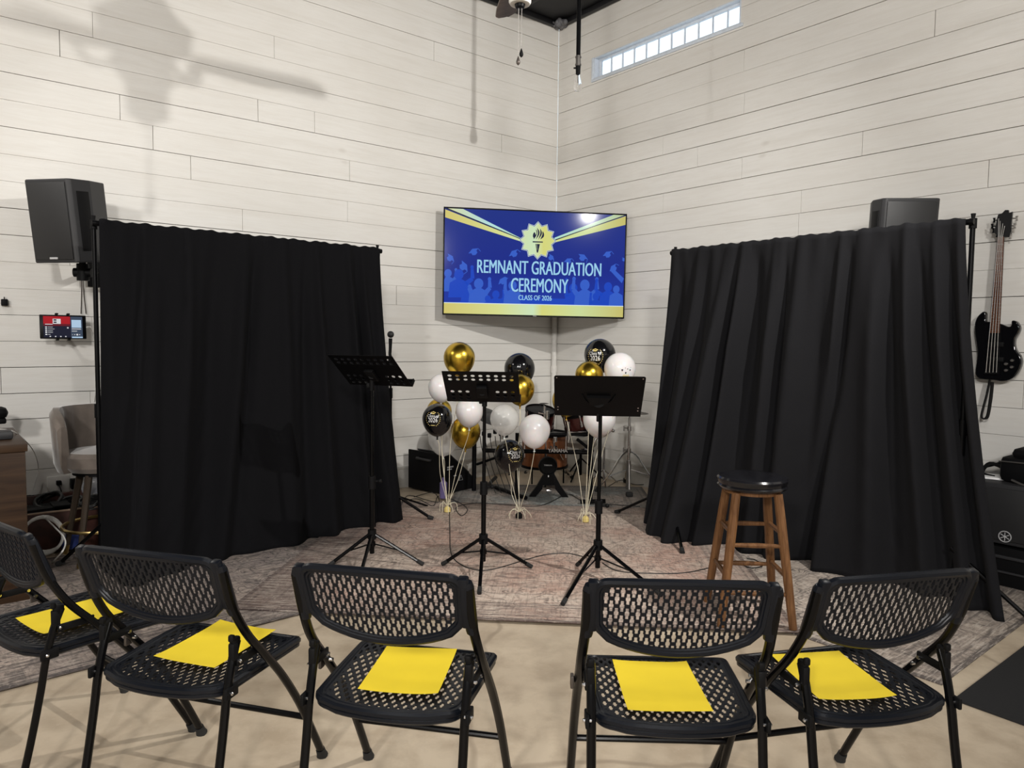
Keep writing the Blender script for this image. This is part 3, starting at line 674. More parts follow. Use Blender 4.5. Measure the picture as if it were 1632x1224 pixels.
def make_chair():
    root = empty('folding_chair')
    # backrest: x across, s = height below the top edge (0 .. .21), leans back towards the top
    def bs(x, s_, o=0):
        lean = .33; y = -.232 + s_*lean + .0; y -= .018*(1-(x/.225)**2) - .018
        z = .803 - s_*.945
        return (x, y - o*.94*1.0, z - o*.0)
    def outline(ix, it, ib):
        pts = arc(.212-ix-.028, it+.028, .028, -90, 0, 5)             # top right (s grows downwards)
        pts = [(x, y) for x, y in pts]
        pts += [(.208-ix, .13), (.200-ix, .152-ib*.4)]
        for k in range(1, 16):
            t = k/16; x = (.200-ix)*(1-2*t); pts.append((x, .165+.058*(1-(x/.2)**2)**.85-ib))
        pts += [(-.200+ix, .152-ib*.4), (-.208+ix, .13)]
        pts += arc(-(.212-ix-.028), it+.028, .028, 180, 270, 5)
        return pts
    outer = outline(0, 0, 0); inn = outline(.016, .020, .022)
    mb = MB(); perforated(mb, -.2032, .2032, .008, .216, in_poly(outer), in_poly(inn), bs, .0034, (2, 10), [.0019, .0073, .0019, .0019])
    strip_rim(mb, outline(.004, .006, .008), bs, .011, 0); strip_rim(mb, outline(.014, .014, .017), bs, .006, 0)
    # deeper lower lip and top cap
    for s_ in (-1, 1):
        mb.tube([bs(s_*.226, .016), bs(s_*.226, .028), bs(s_*.226, .160), bs(s_*.226, .172)], [.010, .0135, .0145, .0125], 10, sx=1.15)
        mb.box((0, 0, 0), (.026, .022, .150), .005, X=Matrix.Translation(bs(s_*.216, .078)) @ rotm('X', .336))
    mb.build('backrest', M['plast'], root)
    # seat
    def ss(x, y, o=0):
        z = .440 - .014*(1-(x/.21)**2)*(1-((y-.0)/.25)**2) - .022*max(0, (y-.13)/.09)**2
        return (x, y, z + o)
    def so(i):
        p = []
        p += arc(.212-i-.035, .205-i-.035, .035, 0, 90, 5)
        p += arc(-(.212-i-.035), .205-i-.035, .035, 90, 180, 5)
        p += [(-.207+i, .0), ]
        p += arc(-(.200-i-.045), -.185+i+.045, .045, 180, 262, 6)
        for k in range(1, 12):
            x = -.15+.30*k/12; p.append((x, -.190-.022*(1-(x/.16)**2)+i))
        p += arc((.200-i-.045), -.185+i+.045, .045, 278, 360, 6)
        p += [(.207-i, .0)]
        return p
    mb = MB(); perforated(mb, -.2032, .2032, -.212, .205, in_poly(so(0)), in_poly(so(.024)), ss, .003, (3, 9), [.0022, .0066, .0022, .0020])
    strip_rim(mb, so(.004), lambda x, y, o: ss(x, y, -.006), .0105, 0); strip_rim(mb, so(.006), lambda x, y, o: ss(x, y, -.020), .009, 0); strip_rim(mb, so(.014), lambda x, y, o: ss(x, y, -.001), .006, 0)
    mb.build('seat', M['plast'], root)
    fr = [(-.205, .772), (-.172, .672), (-.118, .575), (-.045, .49), (.045, .385), (.14, .25), (.225, .10), (.268, .02)]
    rr = [(-.128, .555), (-.150, .50), (-.172, .42), (-.190, .32), (-.222, .17), (-.262, .012)]
    for s_ in (-1, 1):
        mb = MB(); mb.tube(smoothpath([(s_*(.229 if z > .6 else .234), y, z) for y, z in fr], 5), .0115, 10, sx=1.15)
        leg = mb.build('leg', M['tube'], root)
        mb = MB(); mb.lathe([(.0135, 0), (.019, .004), (.016, .014), (.0145, .035)], 12, X=Matrix.Translation((s_*.234, .276, 0)) @ rotm('X', .42)); mb.build('foot_cap', M['rubber'], leg)
        mb = MB(); mb.tube(smoothpath([(s_*.212, y, z) for y, z in rr], 5), .0105, 10, sx=1.15)
        leg = mb.build('leg', M['tube'], root)
        mb = MB(); mb.lathe([(.0135, 0), (.019, .004), (.016, .014), (.0145, .035)], 12, X=Matrix.Translation((s_*.212, -.263, 0)) @ rotm('X', -.3)); mb.build('foot_cap', M['rubber'], leg)
        mb = MB(); mb.box((s_*.213, -.136, .556), (.018, .030, .022), .006); mb.box((s_*.213, -.150, .568), (.017, .014, .02), .005); mb.box((s_*.214, -.145, .53), (.02, .022, .05), .005); mb.build('hook', M['blackm'], root)
        mb = MB(); mb.box((s_*.223, -.092, .500), (.008, .105, .022), .003); mb.box((s_*.223, -.168, .43), (.010, .05, .03), .003); mb.build('link_bar', M['blackm'], root)
        for y, z in ((-.138, .503), (-.052, .496), (-.176, .43), (-.03, .47)):
            mb = MB(); mb.lathe([(.0052, -.014), (.0052, .006), (.003, .0085)], 10, X=Matrix.Translation((s_*.226, y, z)) @ rotm('Y', s_*PI/2)); mb.build('rivet', M['chrome'], root)
    mb = MB(); mb.tube([(-.234, .183, .18), (.234, .183, .18)], .0095, 10); mb.build('stretcher', M['tube'], root)
    mb = MB(); mb.box((-.252, -.02, .455), (.010, .026, .035), .003); mb.build('ganging_clip', M['knobg'], root)
    return root
chair0 = make_chair()
GC = 'black mesh folding chairs in the front row'
chairs = [((-1.45, 2.345), -35, 'black perforated folding chair farthest left, cut off by the picture edge'),
          ((-.91, 2.085), -15.5, 'second black perforated folding chair from the left, its back in front of the left drape'),
          ((-.283, 1.965), -11.5, 'black perforated folding chair in front of the two left music stands'),
          ((.424, 1.91), -1.5, 'black perforated folding chair in front of the solid desk music stand and the wooden stool'),
          ((.93, 1.975), 13, 'black perforated folding chair farthest right, turned to the left')]
for i, ((x, y), a_, lab) in enumerate(chairs):
    o = chair0 if i == 0 else copy_tree(chair0)
    o.location = (x, y, .013 if False else 0); o.rotation_euler = (0, 0, math.radians(a_)); tag(o, lab, 'chair', GC)
# papers
papers = [([(35, 998), (155, 939), (196, 966), (89, 1016)], 'yellow paper sheet on the seat of the farthest left chair'),
          ([(253, 1055), (346, 983), (432, 997), (345, 1072)], 'yellow paper sheet on the second chair seat from the left'),
          ([(575, 1102), (620, 1027), (727, 1031), (690, 1112)], 'yellow paper sheet on the middle chair seat'),
          ([(1011, 1139), (979, 1048), (1088, 1052), (1131, 1136)], 'yellow paper sheet on the fourth chair seat, below the wooden stool'),
          ([(1316, 1121), (1233, 1037), (1331, 1035), (1422, 1115)], 'yellow paper sheet on the seat of the farthest right chair')]
def sheet(w_, l_, bend, sgn, name='paper_sheet'):
    mb = MB(); n = 14; vs = []
    for j in range(n+1):
        for i in range(n+1):
            x, y = (i/n-.5), (j/n-.5)
            z = .006 + bend*(abs(x*2)**3*.5*(1+sgn*y) + .7*(abs(y*2)**4)*(1-sgn*x)*.5 + .12*math.sin(5*x+3*y+sgn))
            vs.append((x*w_, y*l_, z))
    mb.add(vs, [(j*(n+1)+i, j*(n+1)+i+1, (j+1)*(n+1)+i+1, (j+1)*(n+1)+i) for j in range(n) for i in range(n)])
    return mb.build(name, M['paper'], smooth=180)
for i, (q, lab) in enumerate(papers):
    c4 = [fl(x, y, .447) for x, y in q]; c = sum(c4, Vector())/4
    d1 = ((c4[1]-c4[0]) + (c4[2]-c4[3]))/2; d2 = ((c4[3]-c4[0]) + (c4[2]-c4[1]))/2
    print('paper', i, round(d1.length, 3), round(d2.length, 3), [round(v, 2) for v in c])
    o = sheet(.216, .279, .007, 1 if i % 2 else -1); o.location = (c.x, c.y, .437); o.rotation_euler = (0, 0, math.atan2(d2.y, d2.x))
    tag(o, lab, 'paper', 'yellow sheets laid on the chairs')

# ================================================================== MUSIC STANDS
def tripod(root, feet, hubz, top, c, r0=.0145, r1=.0105, mid=.62):
    mb = MB(); mb.tube([(c[0], c[1], .06), (c[0], c[1], mid)], r0, 14); mb.build('lower_pole', M['tube'], root)
    mb = MB(); mb.tube([(c[0], c[1], mid-.05), (c[0], c[1], top)], r1, 12); mb.build('upper_pole', M['tube'], root)
    mb = MB(); mb.tube([(c[0], c[1], mid-.045), (c[0], c[1], mid+.03)], .022, 14); mb.tube([(c[0], c[1], mid), (c[0]+.045, c[1], mid)], .007, 8); mb.sphere((c[0]+.048, c[1], mid), .013, 6); mb.build('clamp_collar', M['blackm'], root)
    mb = MB(); mb.tube([(c[0], c[1], hubz-.025), (c[0], c[1], hubz+.03)], .026, 14); mb.build('hub', M['blackm'], root)
    mb2 = MB(); mb2.tube([(c[0], c[1], .105), (c[0], c[1], .13)], .021, 12)
    for f in feet:
        F_ = Vector((f[0], f[1], .02)); T_ = Vector((c[0], c[1], hubz)); d = (F_-T_); d2_ = Vector((d.x, d.y, 0)).normalized()
        mb = MB(); mb.tube([T_+d2_*.02, F_], .0085, 8, sx=1.25); lg = mb.build('leg', M['tube'], root)
        mb = MB(); mb.tube([F_-d.normalized()*.03, F_+d.normalized()*.012], .0125, 10); mb.build('rubber_foot', M['rubber'], lg)
        m_ = T_.lerp(F_, .55); mb2.tube([(c[0]+d2_.x*.015, c[1]+d2_.y*.015, .118), m_], .0045, 6)
    mb2.build('brace', M['tube'], root)
def stand(name, cpx, feetpx, hubz, label, deskc, w_, h_, yaw_, tilt_, solid, skew=0):
    feet = [fl(*p) for p in feetpx]; c = fl(*cpx)
    root = empty(name, (c.x, c.y, .0145), 0, label, 'music stand', 'music stands')
    lf = [f-c for f in feet]
    dz = deskc.z-.0145; dc = Vector((deskc.x-c.x, deskc.y-c.y, dz))
    tripod(root, lf, hubz, dz-.03, (0, 0), mid=.50 if not solid else .42)
    # desk: local x across, y up the plate, z towards the musician (away from the camera)
    R = Matrix.Translation(dc) @ rotm('Z', yaw_) @ rotm('X', PI/2 + tilt_)
    mb = MB(); wt, wb, h2 = w_/2, w_/2*.985, h_/2
    if solid:
        out = arc(wt-.012, h2-.012, .012, 0, 90, 4) + arc(-wt+.012, h2-.012, .012, 90, 180, 4) + [(-wb, -h2), (wb, -h2)]
        mb.prism(out, -.0015, .0015, X=R)
        for s_ in (-1, 1):
            pass
        mb.box((0, -h2, -.03), (w_*.99, .004, .06), .001, X=R); mb.box((0, -h2+.012, -.058), (w_*.99, .024, .003), .001, X=R)
    else:
        # plate with two rows of round holes top and bottom: grid of cells with octagonal holes
        NXc, cell = 11, w_/11.4
        def plate(x0, x1, y0, y1, holes, r):
            # rectangle around one hole
            cx, cy = (x0+x1)/2, (y0+y1)/2
            n = 12; inn = [(cx+r*math.cos(2*PI*k/n), cy+r*math.sin(2*PI*k/n)) for k in range(n)]
            o_ = []
            for k in range(n):
                a_ = 2*PI*k/n; m_ = max(abs(math.cos(a_))/((x1-x0)/2), abs(math.sin(a_))/((y1-y0)/2)); o_.append((cx+math.cos(a_)/m_, cy+math.sin(a_)/m_))
            corners = []
            vs = [(x, y, -.0012) for x, y in inn] + [(x, y, -.0012) for x, y in o_] + [(x, y, .0012) for x, y in inn] + [(x, y, .0012) for x, y in o_]
            fs = []
            for k in range(n):
                k2 = (k+1) % n; fs += [(k, k2, n+k2, n+k), (2*n+k2, 2*n+k, 3*n+k, 3*n+k2), (k2, k, 2*n+k, 2*n+k2)]
            mb.add(vs, fs, 0, R)
            # corners between octagon samples and the rectangle
            for sxx in (-1, 1):
                for syy in (-1, 1):
                    c_ = (cx+sxx*(x1-x0)/2, cy+syy*(y1-y0)/2)
                    pts = sorted(o_, key=lambda p: (p[0]-c_[0])**2+(p[1]-c_[1])**2)[:2]
                    for z in (-.0012, .0012): mb.add([(c_[0], c_[1], z), (pts[0][0], pts[0][1], z), (pts[1][0], pts[1][1], z)], [(0, 1, 2)], 0, R)
        x0, x1 = -wt+.018, wt-.018; nc = 9; cw_ = (x1-x0)/nc
        yA = h2-.022; rowh = .034
        full = lambda a, b, c_, d_: mb.box(((a+b)/2, (c_+d_)/2, 0), (b-a, d_-c_, .0024), 0, X=R)
        full(-wt, wt, yA, h2); full(-wt, x0, -h2, yA); full(x1, wt, -h2, yA)
        for rw in range(2):
            for k in range(nc): plate(x0+k*cw_, x0+(k+1)*cw_, yA-(rw+1)*rowh, yA-rw*rowh, None, .0115)
        yB = -h2+.115; full(x0, x1, yB, yA-2*rowh)
        for rw in range(3):
            for k in range(nc):
                a_, b_ = x0+k*cw_, x0+(k+1)*cw_; c_, d_ = yB-(rw+1)*rowh, yB-rw*rowh
                if 3 <= k <= 5: full(a_, b_, c_, d_)
                else: plate(a_, b_, c_, d_, None, .0115)
        full(x0, x1, -h2, yB-3*rowh)
        mb.box((0, h2-.088, 0), (w_, .004, .006), .001, X=R)
        # ledge on the far side with turned up lip
        mb.box((0, -h2, -.0225), (w_*1.0, .003, .045), .001, X=R); mb.box((0, -h2+.006, -.045), (w_*1.0, .012, .003), .001, X=R)
        for s_ in (-1, 1): mb.box((s_*(wt), -h2+.010, -.022), (.006, .024, .046), .003, X=R)
    desk = mb.build('desk', M['black'], root, smooth=30)
    if solid:
        for s_ in (-1, 1):
            for px_, py_ in ((wt-.014, h2-.014), (wt-.022, -h2+.05), (wt-.022, -h2+.072)):
                mb = MB(); mb.lathe([(.004, -.002), (.004, .0032), (.002, .004)], 8, X=R @ Matrix.Translation((s_*px_, py_, 0))); mb.build('rivet', M['chrome'], desk)
    # bracket under the desk
    mb = MB()
    if solid:
        mb.tube([R @ Vector((s_, y, .006)) for s_, y in ((-.09, .02), (-.075, -.02), (-.045, -.055), (0, -.07), (.045, -.055), (.075, -.02), (.09, .02))], .004, 6)
        mb.prism([(-.065, .01), (.065, .01), (.045, -.045), (0, -.065), (-.045, -.045)], .002, .022, X=R)
        mb.tube([(0, 0, dz-.10), (0, 0, dz-.02), tuple(R @ Vector((0, -.03, .01)))], [.016, .03, .035], 12)
        mb.box((-.018, -.02, dz-.12), (.012, .03, .06), .004)
    else:
        mb.box((0, -.03, .012), (.06, .10, .022), .004, X=R); mb.tube([(0, 0, dz-.12), (0, 0, dz-.03), tuple(R @ Vector((0, -.03, .014)))], [.015, .018, .02], 12); mb.box((-.022, 0, dz-.09), (.02, .02, .03), .004)
    mb.build('desk_bracket', M['blackm'], root)
    return root
c1 = at(590, 591, 4.22); c2 = at(768, 617, 4.02); c3 = at(954, 632, 3.92)
tl = lambda w_: w_
stand('music_stand', (593, 901), [(526, 909), (672, 907), (572, 935)], .175, 'black music stand with a tilted hole-punched desk in front of the left drape', c1, .432, .30, math.radians(-21), math.radians(52), False)
stand('music_stand', (770, 914), [(707, 907), (845, 911), (764, 953)], .19, 'black music stand with a hole-punched desk in front of the balloons', c2, .420, .285, math.radians(-4), math.radians(50), False)
stand('music_stand', (952, 925), [(898, 971), (1052, 957), (921, 908)], .19, 'black music stand with a solid desk plate, right of the centre stand', c3, .486, .315, math.radians(-4), math.radians(42), True)

# microphone on stand behind the first desk
mr = Vector((-.953, 5.64, 0)); mroot = empty('microphone_stand', (mr.x, mr.y, 0), 0, 'black microphone on a thin stand beside the right edge of the left drape', 'microphone stand')
mt = at(620, 533, mr.y)
mb = MB(); mb.tube([(0, 0, .03), (0, 0, .95)], .011, 10); mb.tube([(0, 0, .95), (0, 0, mt.z-.16)], .008, 10); mb.tube([(0, 0, .9), (0, 0, .98)], .016, 10); mb.build('pole', M['tube'], mroot)
mb = MB(); mb.tube([(0, 0, mt.z-.24), (.005, 0, mt.z-.19)], .024, 10); mb.tube([(0, 0, mt.z-.2), (-.006, 0, mt.z-.15), (-.002, 0, mt.z-.09)], .012, 10); mb.build('clip', M['blackm'], mroot)
mb = MB(); mb.tube([(-.004, 0, mt.z-.15), (-.001, 0, mt.z-.03)], [.011, .015], 12); mb.build('microphone_body', M['blackm'], mroot)
mb = MB(); mb.sphere((0, 0, mt.z), .027, 10); mb.build('microphone_head', M['grille'], mroot)
for a_ in (20, 140, 260):
    mb = MB(); x, y = math.cos(math.radians(a_)), math.sin(math.radians(a_)); mb.tube([(x*.02, y*.02, .13), (x*.3, y*.3, .02)], .008, 8); mb.build('leg', M['tube'], mroot)

# ================================================================== WOODEN STOOL
sc_ = Vector((1.185, 3.50, 0)); root = empty('bar_stool', (sc_.x, sc_.y, .021), math.radians(-4), 'round wooden stool with a black vinyl seat in front of the right drape', 'stool')
ZS = .700
mb = MB(); mb.lathe([(.05, ZS-.062), (.150, ZS-.062), (.160, ZS-.056), (.166, ZS-.046), (.160, ZS-.038), (.166, ZS-.026), (.168, ZS-.012), (.160, ZS-.003), (.13, ZS+.004), (.06, ZS+.006), (.001, ZS+.006)], 48)
mb.build('seat', M['vinyl'], root)
mb = MB(); mb.lathe([(.02, ZS-.08), (.135, ZS-.08), (.135, ZS-.06), (.02, ZS-.06)], 32); mb.build('seat_base', M['oak'], root)
ft, tp = .168, .098
def lp(sx_, sy_, z): t = 1-z/(ZS-.07); return Vector((sx_*(tp+(ft-tp)*t), sy_*(tp+(ft-tp)*t), z))
for sx_ in (-1, 1):
    for sy_ in (-1, 1):
        mb = MB(); a_, b_ = lp(sx_, sy_, 0), lp(sx_, sy_, ZS-.07); mb.tube([a_, a_.lerp(b_, .3), a_.lerp(b_, .8), b_], [.019, .0215, .023, .021], 10); mb.build('leg', M['oak'], root)
for z0, ax in ((.47, 'y'), (.435, 'f'), (.27, 'y'), (.20, 'f')): pass
def rung(p, q): mb = MB(); mb.tube([p, p.lerp(q, .5), q], [.0095, .0125, .0095], 10); mb.build('rung', M['oak'], root)
rung(lp(-1, -1, .385), lp(1, -1, .385)); rung(lp(-1, 1, .43), lp(1, 1, .43)); rung(lp(-1, -1, .44), lp(-1, 1, .44)); rung(lp(1, -1, .44), lp(1, 1, .44))
rung(lp(-1, -1, .16), lp(1, -1, .16)); rung(lp(-1, 1, .215), lp(1, 1, .215)); rung(lp(-1, -1, .235), lp(-1, 1, .235)); rung(lp(1, -1, .235), lp(1, 1, .235))

# ================================================================== BALLOONS
def balloon(px, py, rpx, Y, m, knotm, label, group, W=None, art=None, squash=1.08, aim=(0, 0)):
    c = at(px, py, Y); r = rpx/FPX*Y
    root = empty('balloon', c, 0, label, 'balloon', group)
    prof = []
    for i in range(25):
        a = PI*i/24; rr_ = math.sin(a)*r; z = math.cos(a)*r
        if z < 0: z *= 1.22; rr_ *= 1-.10*(abs(z)/(r*1.22))**2
        prof.append((max(rr_, 1e-4), z))
    prof = prof[::-1]; mb = MB(); mb.lathe(prof, 40); body = mb.build('balloon_skin', m, root, smooth=180)
    zb = -r*1.22
    mb = MB(); mb.lathe([(.009, zb-.022), (.004, zb-.012), (.007, zb-.004), (.016, zb+.006)], 12); mb.build('knot', knotm, root)
    if W is not None:
        a = Vector((0, 0, zb-.012)); b = W-c; mid = a.lerp(b, .5) + Vector((random.uniform(-.02, .02), random.uniform(-.02, .02), 0))
        mb = MB(); mb.tube(smoothpath([a, a.lerp(b, .12)+Vector((.006, 0, 0)), mid, a.lerp(b, .85), b], 5), .0022, 5); mb.build('ribbon', M['ribbon'], root)
    if art:
        ax, ay = aim   # where on the balloon (in radii) the print is centred, seen from the camera
        dirc = Vector((-c.x, -c.y, H-c.z)).normalized(); rt = Vector((-dirc.y, dirc.x, 0)).normalized(); upv = dirc.cross(rt)
        nrm = (dirc*math.sqrt(max(.05, 1-ax*ax-ay*ay)) + rt*ax + upv*ay).normalized()
        e1 = Vector((-nrm.y, nrm.x, 0)).normalized(); e2 = nrm.cross(e1)
        mb = MB()
        def wrap(vs, fs, mi, k=1.0, dx=0, dy=0):
            o_ = []
            for x, y in vs:
                X_, Y_ = (x*k+dx)*r, (y*k+dy)*r; d = (nrm*r + e1*X_ + e2*Y_).normalized()
                rad = r*1.012
                if d.z < 0:  # follow the taper below the equator
                    a = math.acos(max(-1, min(1, d.z))); rr2, z2 = math.sin(a), math.cos(a)*1.22; rr2 *= 1-.10*(abs(z2)/1.22)**2
                    h2 = Vector((d.x, d.y, 0)).normalized(); o_.append((h2*rr2 + Vector((0, 0, z2)))*rad)
                else: o_.append(d*rad)
            mb.add(o_, fs, mi)
        if art == 'class':
            for body_, sz, dy in (('Class of', .26, .13), ('2026', .34, -.12)):
                vs, fs = text_mesh(body_, 1.0, .004, .85, spacing=1.06); wrap(vs, fs, 0, sz*1.12, 0, dy*1.1)
            # cap
            wrap([(-.22, 0), (0, .10), (.22, 0), (0, -.10)], [(0, 3, 2, 1)], 1, 1, 0, .40); wrap([(-.10, -.06), (.10, -.06), (.10, -.14), (-.10, -.14)], [(0, 3, 2, 1)], 1, 1, 0, .42)
            for s_ in (-1, 1):
                for k in range(9):
                    a = math.radians(-62+k*14); x, y = s_*(.53*math.cos(a)), .53*math.sin(a); la = .085; t = a+.6
                    px_, py_ = math.cos(t)*la*s_, math.sin(t)*la; q_ = (-py_*.35, px_*.35)
                    wrap([(x-px_*.5, y-py_*.5), (x+q_[0], y+q_[1]), (x+px_*.6, y+py_*.6), (x-q_[0], y-q_[1])], [(0, 1, 2, 3)], 1)
            wrap([(-.14, -.42), (.14, -.42), (.14, -.47), (-.14, -.47)], [(0, 3, 2, 1)], 1)
        else:
            for x, y, s_ in ((-.30, .10, .085), (-.06, -.04, .075), (.24, .10, .07), (.06, .16, .05), (-.10, .22, .035), (.30, .26, .03)):
                wrap([(-1, 0), (0, .5), (1, 0), (0, -.5)], [(0, 3, 2, 1)], 2, s_, x, y); wrap([(-.45, -.3), (.45, -.3), (.45, -.8), (-.45, -.8)], [(0, 3, 2, 1)], 2, s_, x, y)
            for k in range(7):
                x = -.22+k*.07; wrap([(-.02, -.12), (.02, -.12), (.03, .12), (-.03, .12)], [(0, 1, 2, 3)], 1, .9, x, -.30+.05*(k % 2))
        mb.build('printed_design', [M['inkw'], M['inkg'], M['inkk']], root, smooth=0)
    return root
W1_, W2_, W3_ = fl(713, 820), fl(827, 830), fl(933, 836)
for W_ in (W1_, W2_, W3_): W_.z = .05
G1, G2, G3 = 'balloons of the left cluster', 'balloons of the middle cluster', 'balloons of the right cluster'
B_ = balloon
B_(732, 570, 25, 5.50, M['gold'], M['gold'], 'shiny gold balloon standing highest in the left cluster', G1, W1_)
B_(703, 617, 20.5, 5.46, M['bwht'], M['bwht'], 'white balloon half hidden by the left edge of the middle music stand desk', G1, W1_)
B_(697, 667, 24, 5.30, M['bblk'], M['bblk'], 'black balloon printed Class of 2026 in the left cluster', G1, W1_, 'class', aim=(-.30, .02))
B_(700, 655, 20, 5.78, M['gold'], M['gold'], 'gold balloon peeking out behind the printed black balloon on the left', G1, W1_)
B_(748, 655, 22, 5.48, M['bwht'], M['bwht'], 'white balloon under the middle music stand desk', G1, W1_)
B_(707, 697, 25, 5.90, M['bclr'], M['bwht'], 'clear balloon hanging lowest behind the left cluster', G1, W1_)
B_(742, 687, 24, 5.67, M['gold'], M['gold'], 'gold balloon low in the left cluster beside the stand pole', G1, W1_)
B_(828, 587, 24.5, 5.62, M['bblk'], M['bblk'], 'plain black balloon above the right corner of the middle desk', G2, W2_)
B_(829, 619, 23, 5.40, M['gold'], M['gold'], 'gold balloon at the right edge of the middle music stand desk', G2, W2_)
B_(804, 667, 23, 5.30, M['bclr'], M['bwht'], 'clear translucent balloon under the middle desk', G2, W2_)
B_(852, 685, 25, 5.20, M['bwht'], M['bwht'], 'white balloon in front of the drums', G2, W2_)
B_(812, 724, 24, 5.42, M['bblk'], M['bblk'], 'black balloon printed Class of 2026 hanging lowest, beside the drums', G2, W2_, 'class', aim=(.42, 0))
B_(956, 565, 25, 5.45, M['bblk'], M['bblk'], 'black balloon printed Class of 2026 above the solid desk', G3, W3_, 'class', aim=(-.30, -.08))
B_(939, 598, 22.5, 5.30, M['gold'], M['gold'], 'gold balloon peeking over the solid music desk', G3, W3_)
B_(988, 587, 25, 5.25, M['bwht'], M['bwht'], 'white balloon printed with tossed caps beside the black printed one', G3, W3_, 'caps', aim=(.42, -.18))
B_(903, 637, 23, 5.50, M['gold'], M['gold'], 'gold balloon mostly behind the left edge of the solid desk', G3, W3_)
B_(955, 667, 26, 5.35, M['bwht'], M['bwht'], 'white balloon below the solid music desk', G3, W3_)
for W_, lab, m_ in ((W1_, 'small gold foil balloon weight on the rug below the left cluster', 'inkg'), (W2_, 'small black balloon weight with curled ribbon below the middle cluster', 'blackm'), (W3_, 'small gold balloon weight with ribbon tails below the right cluster', 'inkg')):
    r = empty('balloon_weight', (W_.x, W_.y, .020), 0, lab, 'weight', 'balloon weights')
    mb = MB(); mb.lathe([(.018, 0), (.026, .004), (.026, .03), (.012, .045), (.004, .05)], 14); mb.build('weight_body', M[m_], r)
    for k in range(7):
        a = k*.9+W_.x; mb = MB(); e = Vector((math.cos(a), math.sin(a), 0))*random.uniform(.04, .085)
        mb.tube(smoothpath([(0, 0, .045), (e.x*.5, e.y*.5, .07), (e.x, e.y, .03+.03*(k % 3)), (e.x*1.1, e.y*1.1, .006)], 4), .0024, 5); mb.build('ribbon_tail', M['ribbon'], r)

# ================================================================== LOUDSPEAKERS ON THE WALLS
def loudspeaker(X, w_, h_, d_, label, horn=False):
    root = empty('loudspeaker', X=X, label=label, cat='loudspeaker')
    # local: x right, y up, z out of the grille. cabinet tapers backwards
    fw, bw = w_/2, w_/2*.66
    mb = MB(); out = [(-fw, 0), (-fw, -d_*.45), (-bw, -d_), (bw, -d_), (fw, -d_*.45), (fw, 0), (fw-.02, .018), (-fw+.02, .018)]
    mb.prism([(x, z) for x, z in out], -h_/2, h_/2, X=rotm('X', -PI/2) @ Matrix.Diagonal((1, -1, 1, 1)) if False else Matrix(((1, 0, 0, 0), (0, 0, 1, 0), (0, 1, 0, 0), (0, 0, 0, 1))))
    o = mb.build('cabinet', M['spk'], root, smooth=0); o.data.flip_normals()
    bv = o.modifiers.new('b', 'BEVEL'); bv.width = .008; bv.segments = 3; bv.limit_method = 'ANGLE'
    mb = MB(); mb.box((0, 0, .022), (w_-.05, h_-.04, .008), .003); g_ = mb.build('grille', M['grille'], root)
    mb = MB(); mb.box((0, -h_/2+.028, .028), (.055, .012, .003), .001); mb.build('badge', M['label'], g_)
    for s_ in (-1, 1):
        mb = MB(); mb.box((s_*(fw+.001), 0, -d_*.24), (.006, h_*.72, d_*.28), .002); mb.build('handle_recess', M['blackm'], root)
    return root
# left one: aimed back along the wall
cL = at(100, 353, 4.36); nrmv = Vector((-.17, -.985, -.13)).normalized(); rx = Vector((0, 0, 1)).cross(nrmv).normalized()
upv = nrmv.cross(rx)
X = frame(cL + Vector((-.06, 0, 0)), rx, upv, nrmv)
spL = loudspeaker(X, .31, .49, .34, 'black wall loudspeaker above the left end of the left drape')
wpnt = wl(152, 432, 'L', .0); arm0 = X @ Vector((.02, -.28, -.17))
bk = empty('speaker_bracket', (0, 0, 0), 0, 'black arm bracket carrying the left wall loudspeaker', 'bracket')
mb = MB(); mb.box((0, 0, 0), (.10, .02, .22), .004, X=Matrix.Translation(wpnt+NL*.012) @ rotm('Z', WA)); mb.build('wall_plate', M['blackm'], bk)
mb = MB(); a_ = arm0+Vector((0, 0, -.03)); b_ = wpnt+NL*.03; mb.tube([a_, b_], .022, 4); mb.build('arm', M['blackm'], bk)
mb = MB(); mb.tube([a_+Vector((0, 0, -.05)), a_+Vector((0, 0, .055))], .035, 14); mb.tube([a_+Vector((-.05, -.01, 0)), a_+Vector((.05, .01, 0))], .028, 12); mb.tube([a_+Vector((0, 0, .05)), a_+Vector((0, 0, .10))], .02, 12); mb.build('swivel_joint', M['blackm'], bk)
vs, fs = text_mesh('On-Stage', .030, .001, .8); mb = MB()
d_ = (b_-a_).normalized(); t_ = a_.lerp(b_, .72) + Vector((0, -.024, 0)); flat(mb, vs, fs, 0, 0, X=frame(t_+Vector((.0, -.004, .0)), d_ if d_.x > 0 else -d_, Vector((0, 0, 1)))); mb.build('lettering', M['label'], bk, smooth=0)
# right one
cR = at(1447, 362, 4.42); tocam = Vector((-cR.x, -cR.y, 0)).normalized(); an = math.radians(25)
nv = Vector((tocam.x*math.cos(an)-tocam.y*math.sin(an), tocam.x*math.sin(an)+tocam.y*math.cos(an), -.10)).normalized(); rx = Vector((0, 0, 1)).cross(nv).normalized()
X = frame(cR + Vector((0, 0, -.08)), rx, nv.cross(rx), nv)
loudspeaker(X, .34, .50, .30, 'black wall loudspeaker rising behind the right drape')
pR = wl(1440, 420, 'R', .0); mb = MB(); mb.tube([X @ Vector((0, -.1, -.3)), Vector((pR.x, pR.y, X.translation.z-.1))+NR*.01], .02, 8); mb.box((0, 0, 0), (.02, .1, .2), .004, X=Matrix.Translation(Vector((pR.x, pR.y, X.translation.z-.1))+NR*.012) @ rotm('Z', math.atan2(NR.y, NR.x)))
tag(mb.build('speaker_bracket', M['blackm']), 'black bracket behind the right wall loudspeaker', 'bracket')
